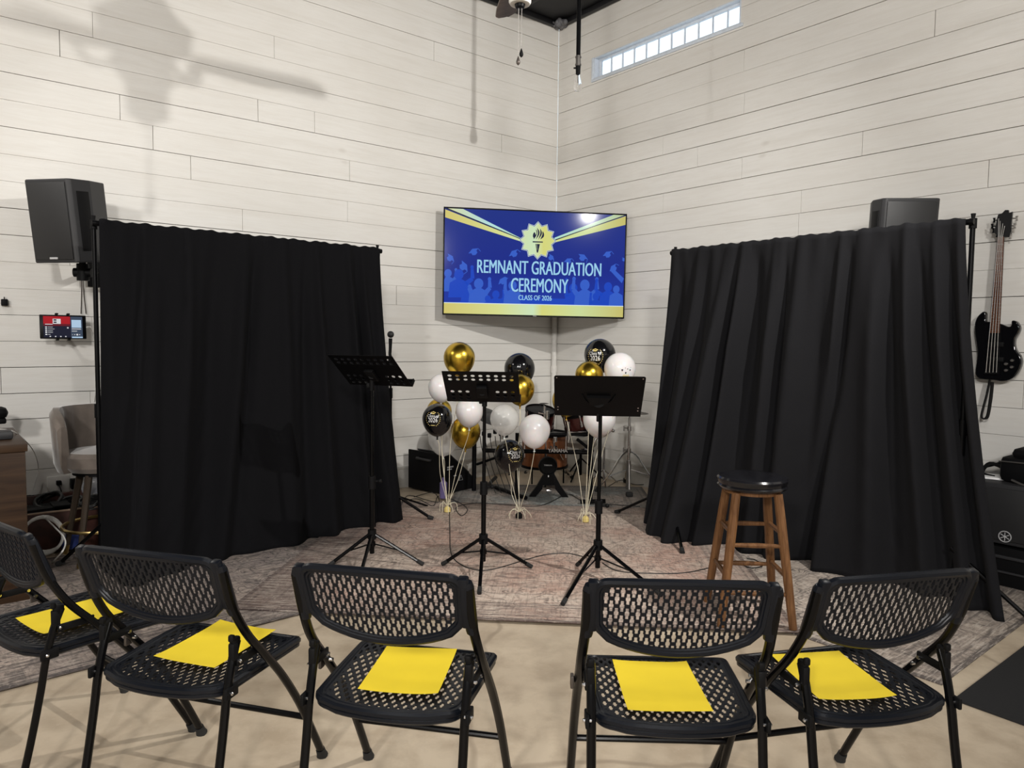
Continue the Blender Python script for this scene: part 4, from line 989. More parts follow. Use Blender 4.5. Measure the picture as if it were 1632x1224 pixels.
mb = MB(); mb.prism([(-.012, 0), (0, -.012), (.012, 0), (0, .012)], 0, .002, X=X @ Matrix.Translation((-.06, .06, .027)))
spr = [o for o in bpy.data.objects if o.name.startswith('loudspeaker')][-1]
o = mb.build('logo', M['label'], None, smooth=0); o.parent = spr; o.matrix_parent_inverse = X.inverted()
# speaker wires on the left wall
mb = MB()
for x0, x1 in ((129, 129), (132, 137)): mb.tube(smoothpath([wl(x0, 415, 'L', .012), wl(x0+1, 460, 'L', .012), wl(x1, 500, 'L', .012)], 5), .0032, 6)
tag(mb.build('speaker_wire', M['knobg']), 'pair of thin grey wires hanging below the left loudspeaker', 'wire')

# ================================================================== TABLET, PLUG, OUTLET
tr = wl(101, 521, 'L', .17); fx = -DL; fz = NL; TXm = frame(tr, fx, Vector((0, 0, 1)), fz)
T = empty('tablet', X=TXm @ rotm('X', -.08), label='black tablet in a wall holder showing a red and black music screen', cat='tablet')
tw, th_ = .262, .157
mb = MB(); mb.box((0, 0, -.005), (tw, th_, .010), .006); mb.build('tablet_body', M['black'], T)
mb = MB(); scrm = [E_('tab dark', (.012, .013, .03)), E_('tab red', (.42, .012, .02)), E_('tab pale', (.45, .62, .80)), E_('tab white', (.7, .7, .72)), E_('tab slate', (.05, .07, .11)), E_('tab mid', (.13, .01, .02))]
def rc(x0, y0, x1, y1, mi, z): mb.add([(x0, y0, z), (x1, y0, z), (x1, y1, z), (x0, y1, z)], [(0, 1, 2, 3)], mi)
tx = lambda p: (p-605)/(1165-605)*tw-tw/2; ty = lambda p: th_/2-(p-372)/(690-372)*th_
rc(tx(648), ty(672), tx(1118), ty(392), 0, .0004); rc(tx(648), ty(500), tx(970), ty(392), 1, .0006); rc(tx(648), ty(520), tx(970), ty(492), 5, .0007)
rc(tx(975), ty(680), tx(1118), ty(392), 4, .0006); rc(tx(985), ty(540), tx(1102), ty(435), 2, .0008); rc(tx(760), ty(492), tx(855), ty(425), 3, .0008); rc(tx(770), ty(450), tx(805), ty(432), 0, .001); rc(tx(770), ty(480), tx(805), ty(462), 0, .001)
for y_ in (535, 560, 585, 606, 632): rc(tx(668), ty(y_+9), tx(690), ty(y_-6), 3, .0008); rc(tx(698), ty(y_+3), tx(698+random.choice([30, 60, 80])), ty(y_-2), 3, .0008)
for x_ in (725, 788, 850, 910): rc(tx(x_-8), ty(666), tx(x_+8), ty(652), 3, .0008)
rc(tx(985), ty(562), tx(1100), ty(553), 3, .0008); rc(tx(985), ty(590), tx(1050), ty(582), 3, .0008); rc(tx(668), ty(503), tx(758), ty(494), 3, .0009); rc(tx(985), ty(678), tx(1116), ty(660), 2, .0008)
for x_, r_ in ((1018, .003), (1050, .006), (1080, .003), (938, .005), (990, .002)):
    cy_ = ty(633) if x_ != 938 else ty(543); mb.add([(tx(x_)+r_*math.cos(k*PI/5), cy_+r_*math.sin(k*PI/5), .001) for k in range(10)], [tuple(range(10))], 3)
mb.build('screen', scrm, T, smooth=0)
hd = empty('tablet_holder', X=TXm @ rotm('X', -.08), label='black clip holder fixing the tablet to the left wall', cat='holder')
mb = MB(); mb.box((0, 0, -.02), (.10, .12, .02), .004)
for s_ in (-.035, .03):
    for q_ in (-1, 1): mb.box((s_, q_*(th_/2+.006), -.006), (.018, .010, .034), .003)
mb.build('clamp', M['blackm'], hd)
mb = MB(); mb.tube([(0, 0, -.03), (0, .01, -.168)], .012, 10); mb.tube([(0, .01, -.155), (0, .01, -.168)], .03, 14); mb.build('arm', M['blackm'], hd)
mb = MB(); e0 = TXm @ Vector((tw/2+.002, .0, -.004)); mb.tube(smoothpath([e0, e0+Vector((.02, 0, .003)), wl(146, 528, 'L', .10), wl(151, 545, 'L', .06), wl(152, 560, 'L', .02), wl(154, 600, 'L', .02), wl(150, 640, 'L', .01)], 6), .0028, 8); mb.tube([e0, e0+Vector((.022, .01, .002))], .005, 8)
tag(mb.build('charging_cable', M['wcable']), 'white charging cable curving from the wall tablet', 'cable')
pz = wl(7, 482, 'L', .02); mb = MB(); mb.box((0, 0, 0), (.036, .04, .042), .004, X=Matrix.Translation(pz) @ rotm('Z', WA)); mb.tube([pz+Vector((0, 0, .02)), pz+Vector((0, 0, .036))], .003, 6)
tag(mb.build('wall_sensor', M['blackm']), 'small black plug-like box on the left wall beside the tablet', 'wall sensor')
o_ = wl(93, 772, 'L', .0)
root = empty('power_outlet', X=frame(o_+NL*.002, -DL, Vector((0, 0, 1)), NL), label='white wall outlet with black plugs beside the taupe stool', cat='outlet')
mb = MB(); mb.box((0, 0, .006), (.13, .12, .012), .004); mb.build('cover_plate', M['white'], root)
mb = MB(); mb.box((.0, .015, .025), (.03, .03, .04), .004); mb.box((.09, .0, .03), (.045, .07, .05), .006); mb.tube(smoothpath([(0, 0, .04), (.01, -.04, .05), (.02, -.12, .03)], 5), .003, 6); mb.tube(smoothpath([(.09, -.02, .05), (.10, -.06, .05), (.09, -.14, .03)], 5), .003, 6); mb.build('plug', M['blackm'], root)

# ================================================================== CEILING FAN, PENDANT
FX, FY = .02, 3.84
fan = empty('ceiling_fan', (FX, FY, ZTOP), 0, 'brown bladed ceiling fan with two pull chains at the top centre', 'ceiling fan')
zz = lambda z: z-ZTOP
mb = MB(); mb.tube([(0, 0, -.12), (0, 0, zz(3.58))], .013, 12); mb.build('downrod', M['black'], fan)
mb = MB(); mb.lathe([(.02, zz(4.50)), (.05, zz(4.52)), (.07, zz(4.60)), (.07, zz(4.62))], 24); mb.build('canopy', M['black'], fan)
mb = MB(); mb.lathe([(.02, zz(3.62)), (.025, zz(3.57)), (.045, zz(3.50)), (.09, zz(3.44)), (.135, zz(3.41)), (.120, zz(3.32)), (.08, zz(3.31)), (.02, zz(3.31))], 36); mb.build('motor_housing', M['black'], fan)
mb = MB(); mb.lathe([(.02, zz(3.105)), (.035, zz(3.100)), (.052, zz(3.104)), (.058, zz(3.115)), (.058, zz(3.20)), (.078, zz(3.225)), (.072, zz(3.27)), (.06, zz(3.32))], 36); mb.build('switch_housing', M['white'], fan)
mb = MB(); mb.lathe([(.010, zz(3.084)), (.024, zz(3.088)), (.028, zz(3.102)), (.01, zz(3.11))], 20); mb.build('bottom_cap', M['black'], fan)
for k in range(5):
    a = math.radians(98+72*k); R = rotm('Z', a) @ rotm('X', math.radians(-18))
    mb = MB()
    out = [(.17, -.045), (.22, -.055), (.50, -.072), (.60, -.070), (.635, -.045), (.64, 0), (.63, .04), (.60, .062), (.50, .068), (.22, .055), (.17, .045)]
    mb.prism(out, -.004, .004, X=Matrix.Translation((0, 0, zz(3.315))) @ R); bl = mb.build('blade', M['fanwood'], fan, smooth=20)
    mb = MB(); mb.tube([rotm('Z', a) @ Vector(p) for p in smoothpath([(.07, 0, zz(3.32)), (.10, .035, zz(3.25)), (.15, .035, zz(3.25)), (.19, 0, zz(3.315)), (.26, 0, zz(3.315))], 4)], .008, 8)
    mb.tube([rotm('Z', a) @ Vector(p) for p in smoothpath([(.07, 0, zz(3.32)), (.10, -.035, zz(3.25)), (.15, -.035, zz(3.25)), (.19, 0, zz(3.315))], 4)], .008, 8); mb.build('blade_iron', M['black'], bl)
for dx, zl, m_ in ((-.006, 2.82, 'knobg'), (.010, 2.86, 'blackm')):
    mb = MB(); mb.tube([(dx, 0, zz(3.09)), (dx, 0, zz(zl)+.03)], .0017, 6); ch = mb.build('pull_chain', M['steel'], fan)
    mb = MB(); mb.lathe([(.001, -.024), (.009, -.016), (.011, -.006), (.006, .010), (.002, .022)], 12, X=Matrix.Translation((dx, 0, zz(zl)))); mb.build('chain_pull', M[m_], ch)
PXY = (.472, 5.56)
pen = empty('pendant_lamp', (PXY[0], PXY[1], ZTOP), 0, 'bare clear bulb hanging from a black pipe near the corner', 'pendant lamp')
mb = MB(); mb.tube([(0, 0, 0), (0, 0, zz(3.50))], .0165, 14); mb.build('stem', M['black'], pen)
mb = MB(); mb.tube([(0, 0, zz(3.505)), (0, 0, zz(3.43))], .019, 14); mb.tube([(0, 0, zz(3.50)), (0, 0, zz(3.49))], .023, 14); mb.tube([(0, 0, zz(3.445)), (0, 0, zz(3.435))], .023, 14); mb.build('coupling', M['galv'], pen)
mb = MB(); mb.tube([(0, 0, zz(3.43)), (0, 0, zz(3.37))], [.019, .017], 14); mb.tube([(-.018, 0, zz(3.415)), (-.034, 0, zz(3.415))], .006, 8); mb.build('socket', M['blackm'], pen)
mb = MB(); mb.lathe([(.012, 3.375), (.014, 3.355), (.022, 3.325), (.029, 3.295), (.031, 3.275), (.026, 3.255), (.014, 3.245), (.001, 3.243)], 20, X=Matrix.Translation((0, 0, -ZTOP)), cap=False); mb.build('bulb', M['glassb'], pen)
mb = MB(); mb.tube([(0, 0, zz(3.36)), (0, 0, zz(3.31))], .004, 8); mb.build('filament', M['steel'], pen)

# ================================================================== BASS GUITAR ON THE RIGHT WALL
def bw(px, py, off=.085):   # coordinates in the plane of the instrument: (u along the wall, height)
    p = wl(px, py, 'R', off); return ((p-COR-NR*off).dot(DR), p.z)
GX = frame(COR + NR*.085, DR, Vector((0, 0, 1)), NR)     # x along wall, y up, z out (right handed?)
flip = GX.to_3x3().determinant() < 0
bo = bw(1590, 610); bass = empty('bass_guitar', X=Matrix.Translation(COR + DR*bo[0] + NR*.085), label='glossy black double-horn bass guitar hanging on the right wall', cat='bass guitar')
GL = Matrix.Translation(-(COR + DR*bo[0] + NR*.085)) @ GX
def gm_(mb, name, m, par, smooth=35):
    o = mb.build(name, m, par, smooth=smooth); 
    if flip: o.data.flip_normals()
    return o
def C(px, py): return (1500+px/3.0606, 300+py/3.06)      # crop coords -> photo pixels
bodyc = [(240, 652), (222, 648), (222, 615), (214, 602), (200, 608), (178, 632), (168, 665), (168, 705), (176, 760), (180, 800), (176, 850), (170, 900), (185, 925), (215, 932), (260, 935), (300, 941), (335, 935), (365, 915), (388, 880), (396, 845), (388, 815), (370, 790), (362, 760), (366, 730), (382, 705), (388, 680), (376, 655), (362, 646), (348, 648), (346, 668), (336, 676), (320, 672), (296, 662)]
bo_ = [bw(*C(x, y)) for x, y in bodyc]; bo_s = [(p.x, p.y) for p in smoothpath([(x, y, 0) for x, y in bo_+[bo_[0]]], 3)][:-1]
mb = MB(); mb.prism(bo_s, -.022, .018, X=GL); o = gm_(mb, 'guitar_body', M['bassblk'], bass); bv = o.modifiers.new('b', 'BEVEL'); bv.width = .006; bv.segments = 3; bv.limit_method = 'ANGLE'; bv.angle_limit = .9
nk = [bw(*C(x, y)) for x, y in ((243, 706), (290, 706), (312, 238), (283, 238))]
mb = MB(); mb.prism(nk, .018, .026, X=GL); gm_(mb, 'fretboard', M['rosew'], bass)
nkb = [bw(*C(x, y)) for x, y in ((245, 690), (288, 690), (310, 238), (285, 238))]; mb = MB(); mb.prism(nkb, .0, .018, X=GL); gm_(mb, 'neck', M['bassblk'], bass)
lerp2 = lambda a, b, t: (a[0]+(b[0]-a[0])*t, a[1]+(b[1]-a[1])*t)
for k in range(22):
    mb = MB(); t = 1-2**(-k/12); t = 1-(t/.72); t = max(0, min(1, t)); a, b = lerp2(nk[0], nk[3], t), lerp2(nk[1], nk[2], t)
    mb.tube([(a[0], a[1], .0265), (b[0], b[1], .0265)], .0013, 5, X=GL)
    gm_(mb, 'fret', M['string'], bass)
hs = [bw(*C(x, y)) for x, y in ((283, 240), (262, 215), (268, 200), (276, 160), (283, 130), (300, 126), (318, 108), (334, 108), (336, 122), (354, 116), (348, 170), (344, 215), (338, 240), (312, 240))]
mb = MB(); mb.prism(hs, .006, .020, X=GL); gm_(mb, 'headstock', M['bassblk'], bass, 20)
for px_, py_, s_ in ((262, 157, -1), (252, 186, -1), (258, 208, -1), (276, 228, -1), (372, 148, 1), (362, 185, 1), (350, 205, 1), (340, 236, 1)):
    a = bw(*C(px_, py_)); b = bw(*C(300 if s_ < 0 else 325, py_)); mb = MB(); mb.tube([(a[0], a[1], .012), (b[0], b[1], .012)], .0035, 6, X=GL)
    mb.tube([(a[0], a[1]-.014, .012), (a[0]-s_*0, a[1], .012), (a[0], a[1]+.014, .012)], [.008, .004, .008], 6, X=GL); gm_(mb, 'tuning_peg', M['black'] if s_ < 0 else M['steel'], bass)
br = [bw(*C(x, y)) for x, y in ((218, 905), (283, 905), (285, 893), (219, 893))]; mb = MB(); mb.prism(br, .018, .032, X=GL); gm_(mb, 'bridge', M['blackm'], bass)
for k in range(4):
    a = bw(*C(228+k*17, 898)); b = bw(*C(288+k*6.5, 238)); c_ = bw(*C(290+k*9 if k > 1 else 288+k*7, 150+k*12)); mb = MB(); mb.tube([(a[0], a[1], .034), (b[0], b[1], .031), (c_[0], c_[1], .026)], .0019, 5, X=GL); gm_(mb, 'guitar_string', M['string'], bass)
for (x_, y_) in ((290, 762), (290, 835)): a = bw(*C(x_, y_)); mb = MB(); mb.box((a[0]-.02, a[1], .022), (.085, .03, .012), .004, X=GL); gm_(mb, 'pickup', M['blackm'], bass)
for (x_, y_) in ((322, 857), (352, 840), (322, 888), (350, 872)): a = bw(*C(x_, y_)); mb = MB(); mb.lathe([(.009, 0), (.009, .012), (.006, .015)], 12, X=GL @ Matrix.Translation((a[0], a[1], .018))); gm_(mb, 'control_knob', M['galv'], bass)
mb = MB(); s0, s1, s2_, s3 = [bw(*C(x, y)) for x, y in ((235, 935), (222, 1010), (200, 1110), (228, 1116))]; s4, s5 = [bw(*C(x, y)) for x, y in ((244, 1030), (250, 945))]
mb.tube(smoothpath([(s0[0], s0[1], -.01), (s1[0], s1[1], 0), (s2_[0], s2_[1], .01), (s3[0], s3[1], .015), (s4[0], s4[1], .01), (s5[0], s5[1], 0)], 6), .018, 6, X=GL, sx=.25); gm_(mb, 'strap', M['blackm'], bass)
mb = MB(); h_ = bw(*C(300, 190)); mb.tube([(h_[0], h_[1], -.085), (h_[0], h_[1], .0)], .01, 8, X=GX); mb.box((h_[0], h_[1], -.078), (.05, .09, .014), .004, X=GX); mb.tube([(h_[0]-.03, h_[1]-.01, .012), (h_[0], h_[1], -.0), (h_[0]+.03, h_[1]-.01, .012)], .006, 6, X=GX)
o = mb.build('guitar_hanger', M['blackm']); tag(o, 'black wall hook holding up the bass guitar by its headstock', 'hook')

# ================================================================== SUBWOOFER STACK AND BACKPACK
fa, fb = fl(1594, 936), fl(1640, 943); e1 = DR; nF = NR           # front faces parallel to the right wall
P = fa + e1*.0
SX = Matrix.Translation(P) @ Matrix(((e1.x, -NR.x, 0, 0), (e1.y, -NR.y, 0, 0), (0, 0, 1, 0), (0, 0, 0, 1)))   # x along wall, y back to the wall
ztop = at(1600, 772, P.y).z
r = empty('subwoofer', X=SX, label='black subwoofer cabinet with a round emblem, under the backpack', cat='subwoofer')
zs0 = .245
mb = MB(); mb.box((.17, .235, (ztop+zs0)/2), (.74, .46, ztop-zs0), .012); mb.build('cabinet', M['spk'], r)
mb = MB(); mb.box((.17, -.004, (ztop+zs0)/2+.0), (.70, .012, ztop-zs0-.05), .004); gr_ = mb.build('grille', M['grille'], r)
mb = MB(); ec = SX.inverted() @ at(1604, 854, P.y+.0); ec.y = -.012
mb.tube([(ec.x+.030*math.cos(k*PI/12), -.012, ec.z+.030*math.sin(k*PI/12)) for k in range(24)], .0028, 6, closed=True)
for k in range(3): a = k*PI/3+PI/6; mb.tube([(ec.x-.024*math.cos(a), -.012, ec.z-.024*math.sin(a)), (ec.x+.024*math.cos(a), -.012, ec.z+.024*math.sin(a))], .0022, 5)
mb.build('emblem', M['label'], gr_)
mb = MB()
for x, z in ((-.12, ztop-.05), (.2, ztop-.05), (-.1, zs0+.14)): mb.sphere((x, -.012, z), .006, 5)
mb.build('grille_screw', M['label'], gr_)
mb = MB(); mb.box((0.0, -.001, .05), (.1, .01, .01)); 
r2 = empty('amplifier_case', X=SX, label='low black equipment case with a small white light under the subwoofer', cat='case')
mb = MB(); mb.box((.17, .24, .115), (.76, .45, .23), .01); mb.build('case_body', M['blackm'], r2)
mb = MB(); mb.box((.17, .004, .175), (.74, .016, .018), .003); mb.box((.17, .004, .09), (.74, .016, .012), .003); mb.build('metal_rail', M['spk'], r2)
mb = MB(); mb.sphere((-.09, -.008, .178), .006, 6); mb.build('indicator_light', emit('led white', (.8, .85, 1), 6), r2)
bp0 = SX @ Vector((.16, .22, ztop)); bk_ = empty('backpack', bp0, WA*0, 'black backpack lying on the subwoofer with a small red mark', 'backpack'); bk_.rotation_euler = (0, 0, math.atan2(e1.y, e1.x))
mb = MB(); vs = []
mb.box((0, 0, .075), (.44, .32, .15), .035); mb.box((.02, 0, .165), (.38, .28, .07), .034); mb.build('bag_body', M['blackm'], bk_)
mb = MB(); mb.tube(smoothpath([(-.215, -.12, .11), (-.20, -.165, .12), (.0, -.172, .125), (.20, -.165, .12)], 5), .004, 6); mb.tube(smoothpath([(-.15, -.162, .02), (-.05, -.185, .0), (.1, -.172, .03)], 5), .007, 6); mb.build('zip', M['galv'], bk_)
mb = MB(); mb.box((-.03, -.135, .188), (.05, .012, .012), .003, X=rotm('Z', 0)); mb.build('logo_patch', M['red'], bk_)
mb = MB(); mb.tube(smoothpath([(-.22, .0, .05), (-.30, -.03, .08), (-.33, -.06, .02), (-.26, -.08, .008)], 5), .014, 6, sx=.4); mb.tube(smoothpath([(-.22, .05, .10), (-.36, .0, .04), (-.40, .02, .01)], 5), .012, 6, sx=.4); mb.build('strap', M['blackm'], bk_)
mb = MB(); mb.box((0, 0, .008), (.12, .16, .012), .004); o = mb.build('paper_stack', M['inkw']); o.matrix_world = SX @ Matrix.Translation((-.12, .16, ztop)) @ rotm('Z', .3); tag(o, 'small white booklet on the subwoofer beside the backpack', 'booklet')

# ================================================================== FLOOR MONITOR (left of the drums)
mc = fl(708, 791); md_ = Vector((-.345, .28, 0)).normalized(); ms = Vector((-md_.y, md_.x, 0)); ms = ms if ms.y > 0 else -ms
# local: x along back panel (to the left), y along side panel (away), z up
MX = frame(mc, ms, -md_) ; MX = Matrix(((ms.x, md_.x, 0, mc.x), (ms.y, md_.y, 0, mc.y), (0, 0, 1, .014), (0, 0, 0, 1)))
r = empty('floor_monitor', X=MX, label='black wedge stage speaker on the rug left of the drums', cat='floor monitor')
prof = [(0, 0), (.40, 0), (.42, .05), (.36, .12), (.08, .335), (.0, .355)]
mb = MB(); XP = Matrix(((1, 0, 0, 0), (0, 0, 1, 0), (0, 1, 0, 0), (0, 0, 0, 1)))
mb.prism(prof, 0, .46, X=XP); o = mb.build('cabinet', M['blackm'], r, smooth=0)
bv = o.modifiers.new('b', 'BEVEL'); bv.width = .008; bv.segments = 2
mb = MB(); mb.tube(smoothpath([(-.004, .16, .285), (-.03, .17, .285), (-.03, .31, .29), (-.004, .32, .29)], 5), .011, 8); mb.build('handle', M['spk'], r)
mb = MB(); vs, fs = text_mesh('floor', .03, .001); 
mb.box((.07, -.004, .235), (.075, .004, .012)); mb.box((.06, -.004, .215), (.055, .004, .010)); mb.box((.13, -.004, .15), (.03, .004, .008)); mb.tube([(.18, -.005, .10), (.205, -.005, .145), (.23, -.005, .10)], .002, 5, closed=True); mb.build('printed_mark', M['label'], r)
mb = MB(); mb.box((.22, .23, .246), (.34, .40, .01), .003, X=Matrix.Translation((.22, 0, .246)) @ rotm('Y', math.atan2(.215, .28)) @ Matrix.Translation((-.22, 0, -.246))); mb.build('grille', M['grille'], r)
wb = fl(709, 795); 
mb = MB(); mb.lathe([(.03, 0), (.032, .01), (.032, .13), (.012, .15), (.012, .175), (.001, .176)], 16); o = mb.build('water_bottle', mat('lilac plastic', (.16, .13, .30), .3)); o.location = (wb.x-.01, wb.y-.03, .0145); tag(o, 'small lilac bottle standing against the wedge speaker', 'bottle')

# ================================================================== DRUM KIT
def tilted(cx, cy, cz, ax=0, ay=0): return Matrix.Translation((cx, cy, cz)) @ rotm('X', ax) @ rotm('Y', ay)
kit = empty('drum_kit', (.4, 6.5, .0), 0, 'electronic drum kit with a black rack and amber shells behind the balloons', 'drum kit')
kl = Vector(kit.location)
def kp(px, py, Y): return at(px, py, Y)-kl
def drum(c, r_, h_, shell, name, ax=.0, ay=0.0):
    Xd = tilted(c.x, c.y, c.z, ax, ay)
    mb = MB(); mb.lathe([(r_, -h_/2), (r_, h_/2)], 40, X=Xd); s_ = mb.build(name, shell, kit)
    mb = MB(); mb.lathe([(r_*.97, h_/2-.004), (r_*1.03, h_/2-.012), (r_*1.035, h_/2+.016), (r_*.98, h_/2+.018), (r_*.96, h_/2+.006)], 40, X=Xd, cap=False); mb.lathe([(r_*1.03, -h_/2+.012), (r_*1.035, -h_/2-.012), (r_*.97, -h_/2-.01)], 40, X=Xd, cap=False); mb.build('hoop', M['black'], s_)
    mb = MB(); mb.lathe([(r_*.97, h_/2+.0), (.3*r_, h_/2+.004), (.001, h_/2+.004)], 40, X=Xd); mb.build('drum_head', M['head'], s_)
    for k in range(6):
        a = PI/6+k*PI/3; mb = MB(); mb.tube([Xd @ Vector((r_*1.02*math.cos(a), r_*1.02*math.sin(a), z_)) for z_ in (-h_*.15, h_/2+.01)], .006, 8); mb.tube([Xd @ Vector((r_*1.02*math.cos(a), r_*1.02*math.sin(a), z_)) for z_ in (-h_*.2, h_*.15)], .010, 8); mb.build('lug', M['chrome'], s_)

    return s_
drum(kp(860, 667, 6.45), .135, .15, M['shellR'], 'tom_shell', .25, .1)
drum(kp(924, 667, 6.35), .15, .14, M['shellR'], 'tom_shell', .2, -.25)
drum(kp(868, 716, 6.72), .215, .30, M['shellO'], 'floor_tom_shell', .0, 0)
for s_ in (-.12, .0, .18):
    q_ = kp(868, 760, 6.72); mb = MB(); mb.tube([(q_.x+s_, q_.y-.15+abs(s_), .25), (q_.x+s_, q_.y-.15+abs(s_), .015)], .008, 8); mb.build('drum_leg', M['black'], kit)
# rack bars and posts
for a, b, r_ in (((745, 662, 6.5), (752, 700, 6.5), .014), ((772, 718, 6.2), (940, 721, 6.05), .019), ((858, 693, 6.3), (940, 692, 6.2), .014), ((760, 740, 6.4), (822, 718, 6.2), .012)):
    mb = MB(); mb.tube([kp(*a), kp(*b)], r_, 12); mb.build('rack_bar', M['black'], kit)
for px_, y0_, y1_, Y in ((943, 655, 815, 5.95), (825, 690, 812, 6.0), (756, 695, 790, 6.3)):
    mb = MB(); a, b = kp(px_, y0_, Y), kp(px_, y1_, Y); mb.tube([a, (a.x, a.y, .03)], .020, 12); mb.build('rack_post', M['black'], kit)
for px_, py_, qx, qy in ((768, 789, 790, 769), (790, 783, 838, 803), (925, 806, 965, 808), (920, 700, 945, 720)):
    mb = MB(); a, b = fl(px_, py_)-kl, fl(qx, qy)-kl
    if py_ > 750: mb.tube([(a.x, a.y, .035), (b.x, b.y, .05)], .018, 8)
    else: mb.tube([kp(px_, py_, 6.1), kp(qx, qy, 6.0)], .014, 8)
    mb.build('rack_foot', M['black'], kit)
vs, fs = text_mesh('YAMAHA', .042, .0012, .95); mb = MB(); q_ = kp(889, 718.5, 6.06); flat(mb, vs, fs, 0, 0, X=Matrix.Translation(q_) @ rotm('X', PI/2)); mb.build('lettering', M['inkw'], kit, smooth=0)
# chrome clamps, arms
def chrome_part(name, f): mb = MB(); f(mb); mb.build(name, M['chrome'], kit)
for px_, y0_, y1_, Y, r_ in ((868, 648, 672, 6.3, .013), (872, 655, 668, 6.28, .02), (906, 672, 705, 6.2, .013), (907, 690, 701, 6.18, .02), (883, 700, 722, 6.3, .008), (885, 697, 704, 6.28, .016), (800, 690, 700, 6.3, .014)): chrome_part('chrome_clamp', lambda mb: mb.tube([kp(px_, y0_, Y), kp(px_, y1_, Y)], r_, 12))
for a, b, Y, r_ in (((858, 657), (870, 660), 6.3, .014), ((906, 689), (935, 688), 6.2, .008), ((906, 717), (935, 716), 6.1, .007)): chrome_part('chrome_arm', lambda mb: mb.tube([kp(*a, Y), kp(*b, Y)], r_, 10))
chrome_part('chrome_arm', lambda mb: (mb.tube(smoothpath([kp(944, 715, 6.0), kp(950, 700, 6.0), kp(963, 690, 6.0), kp(975, 686, 6.0)], 4), .008, 8), mb.sphere(kp(977, 686, 6.0), .016, 6)))

mb = MB(); mb.lathe([(.001, .004), (.03, .003), (.045, -.002), (.03, -.004), (.001, -.004)], 20, X=Matrix.Translation(kp(867, 643, 6.3))); mb.tube([kp(867, 643, 6.3), kp(867, 650, 6.3)], .004, 6); mb.build('wing_topper', M['galv'], kit)
# black cymbal pads and module
for px_, py_, Y, r_, ax, ay in ((788, 668, 6.45, .15, .25, .2), (770, 656, 6.6, .14, .2, .2), (925, 684, 6.3, .11, .5, .0)):
    mb = MB(); q_ = kp(px_, py_, Y); mb.lathe([(.001, .012), (r_*.2, .012), (r_*.95, 0), (r_, -.006), (r_*.9, -.012), (.001, -.006)], 36, X=tilted(q_.x, q_.y, q_.z, ax, ay)); mb.build('cymbal_pad', M['head'], kit)
mb = MB()
for k in range(6):
    q_ = kp(762+k*9, 688+3*(k % 3), 6.4); mb.box((q_.x, q_.y, q_.z), (.035, .04, .04), .008)
q_ = kp(918, 690, 6.2)
mb.build('cable_cluster', M['blackm'], kit)
for k in range(5): a, b = kp(765+k*8, 695, 6.4), kp(790+k*9, 790, 6.2); mb = MB(); mb.tube(smoothpath([a, a+Vector((.02, 0, -.12)), b+Vector((-.05, 0, .15)), (b.x, b.y, .03)], 5), .0035, 6); mb.build('drum_cable', M['cable'], kit)
# cymbal stand legs (chrome) with rubber feet
for a, b in (((878, 712), (906, 760)), ((886, 712), (911, 766)), ((868, 738), (838, 758)), ((872, 740), (902, 758))):
    A_, B2_ = kp(*a, 6.35), fl(*b)-kl; mb = MB(); B2_.z = .035; mb.tube([A_, B2_], .009, 8); l_ = mb.build('stand_leg', M['chrome'], kit); d_ = (B2_-A_).normalized(); mb = MB(); mb.tube([B2_-d_*.03, B2_+d_*.03], .015, 8); mb.build('rubber_foot', M['rubber'], l_)
# kick pad tower
kk = fl(875, 797); kr = empty('kick_pad', (kk.x, kk.y+.08, .0145), 0, 'black kick drum pad on a splayed tower in front of the drum rack', 'kick drum pad')
kz = at(873, 745, kk.y+.08).z
mb = MB(); mb.lathe([(.07, -.03), (.078, -.028), (.083, 0), (.078, .028), (.07, .03), (.066, .02), (.001, .018)], 36, X=Matrix.Translation((-.01, 0, kz)) @ rotm('X', PI/2)); mb.build('pad', M['blackm'], kr)
mb = MB(); vs, fs = text_mesh('YAMAHA', .017, .0005); flat(mb, vs, fs, 0, 0, X=Matrix.Translation((-.01, -.034, kz+.01)) @ rotm('X', PI/2)); mb.build('lettering', M['label'], kr, smooth=0)
mb = MB(); mb.prism([(-.055, .10), (.055, .10), (.048, .16), (.045, kz), (-.045, kz), (-.048, .16)], -.02, .02, X=rotm('X', PI/2)); mb.build('tower', M['black'], kr)
for s_ in (-1, 1):
    mb = MB(); mb.prism([(s_*.045, .17), (s_*.055, .07), (s_*.115, .0), (s_*.17, .0), (s_*.10, .10), (s_*.05, .19)], -.025, .025, X=rotm('X', PI/2)); mb.build('tower_foot', M['black'], kr)
mb = MB(); mb.box((0, -.03, .055), (.05, .05, .03), .006); mb.build('pedal_clamp', M['chrome'], kr); mb = MB(); mb.box((-.005, -.024, .185), (.008, .003, .022)); mb.build('label_mark', M['inkw'], kr)
# hi-hat / cymbal stand on the right, chrome
hh = fl(1001, 782); hr = empty('cymbal_stand', (hh.x, hh.y, .0), 0, 'chrome double-braced cymbal stand beside the right drape', 'cymbal stand')
hz = at(1001, 665, hh.y).z; hz2 = at(1001, 634, hh.y).z
mb = MB(); mb.tube([(0, 0, .04), (0, 0, hz)], .013, 12); mb.tube([(0, 0, hz), (0, 0, hz2)], .007, 10); mb.build('pole', M['chrome'], hr)
mb = MB()
for z_ in (at(1001, 683, hh.y).z, at(1001, 718, hh.y).z): mb.tube([(0, 0, z_-.02), (0, 0, z_+.02)], .020, 12); mb.tube([(0, 0, z_), (-.05, 0, z_+.006)], .006, 8); mb.tube([(-.05, 0, z_-.022), (-.05, 0, z_+.025)], .006, 8)
mb.tube([(0, 0, .02), (0, 0, .28)], .022, 10); mb.tube([(0, -.05, .02), (0, -.02, .25)], .014, 8); mb.build('collar', M['steel'], hr)
zl_ = at(1001, 718, hh.y).z
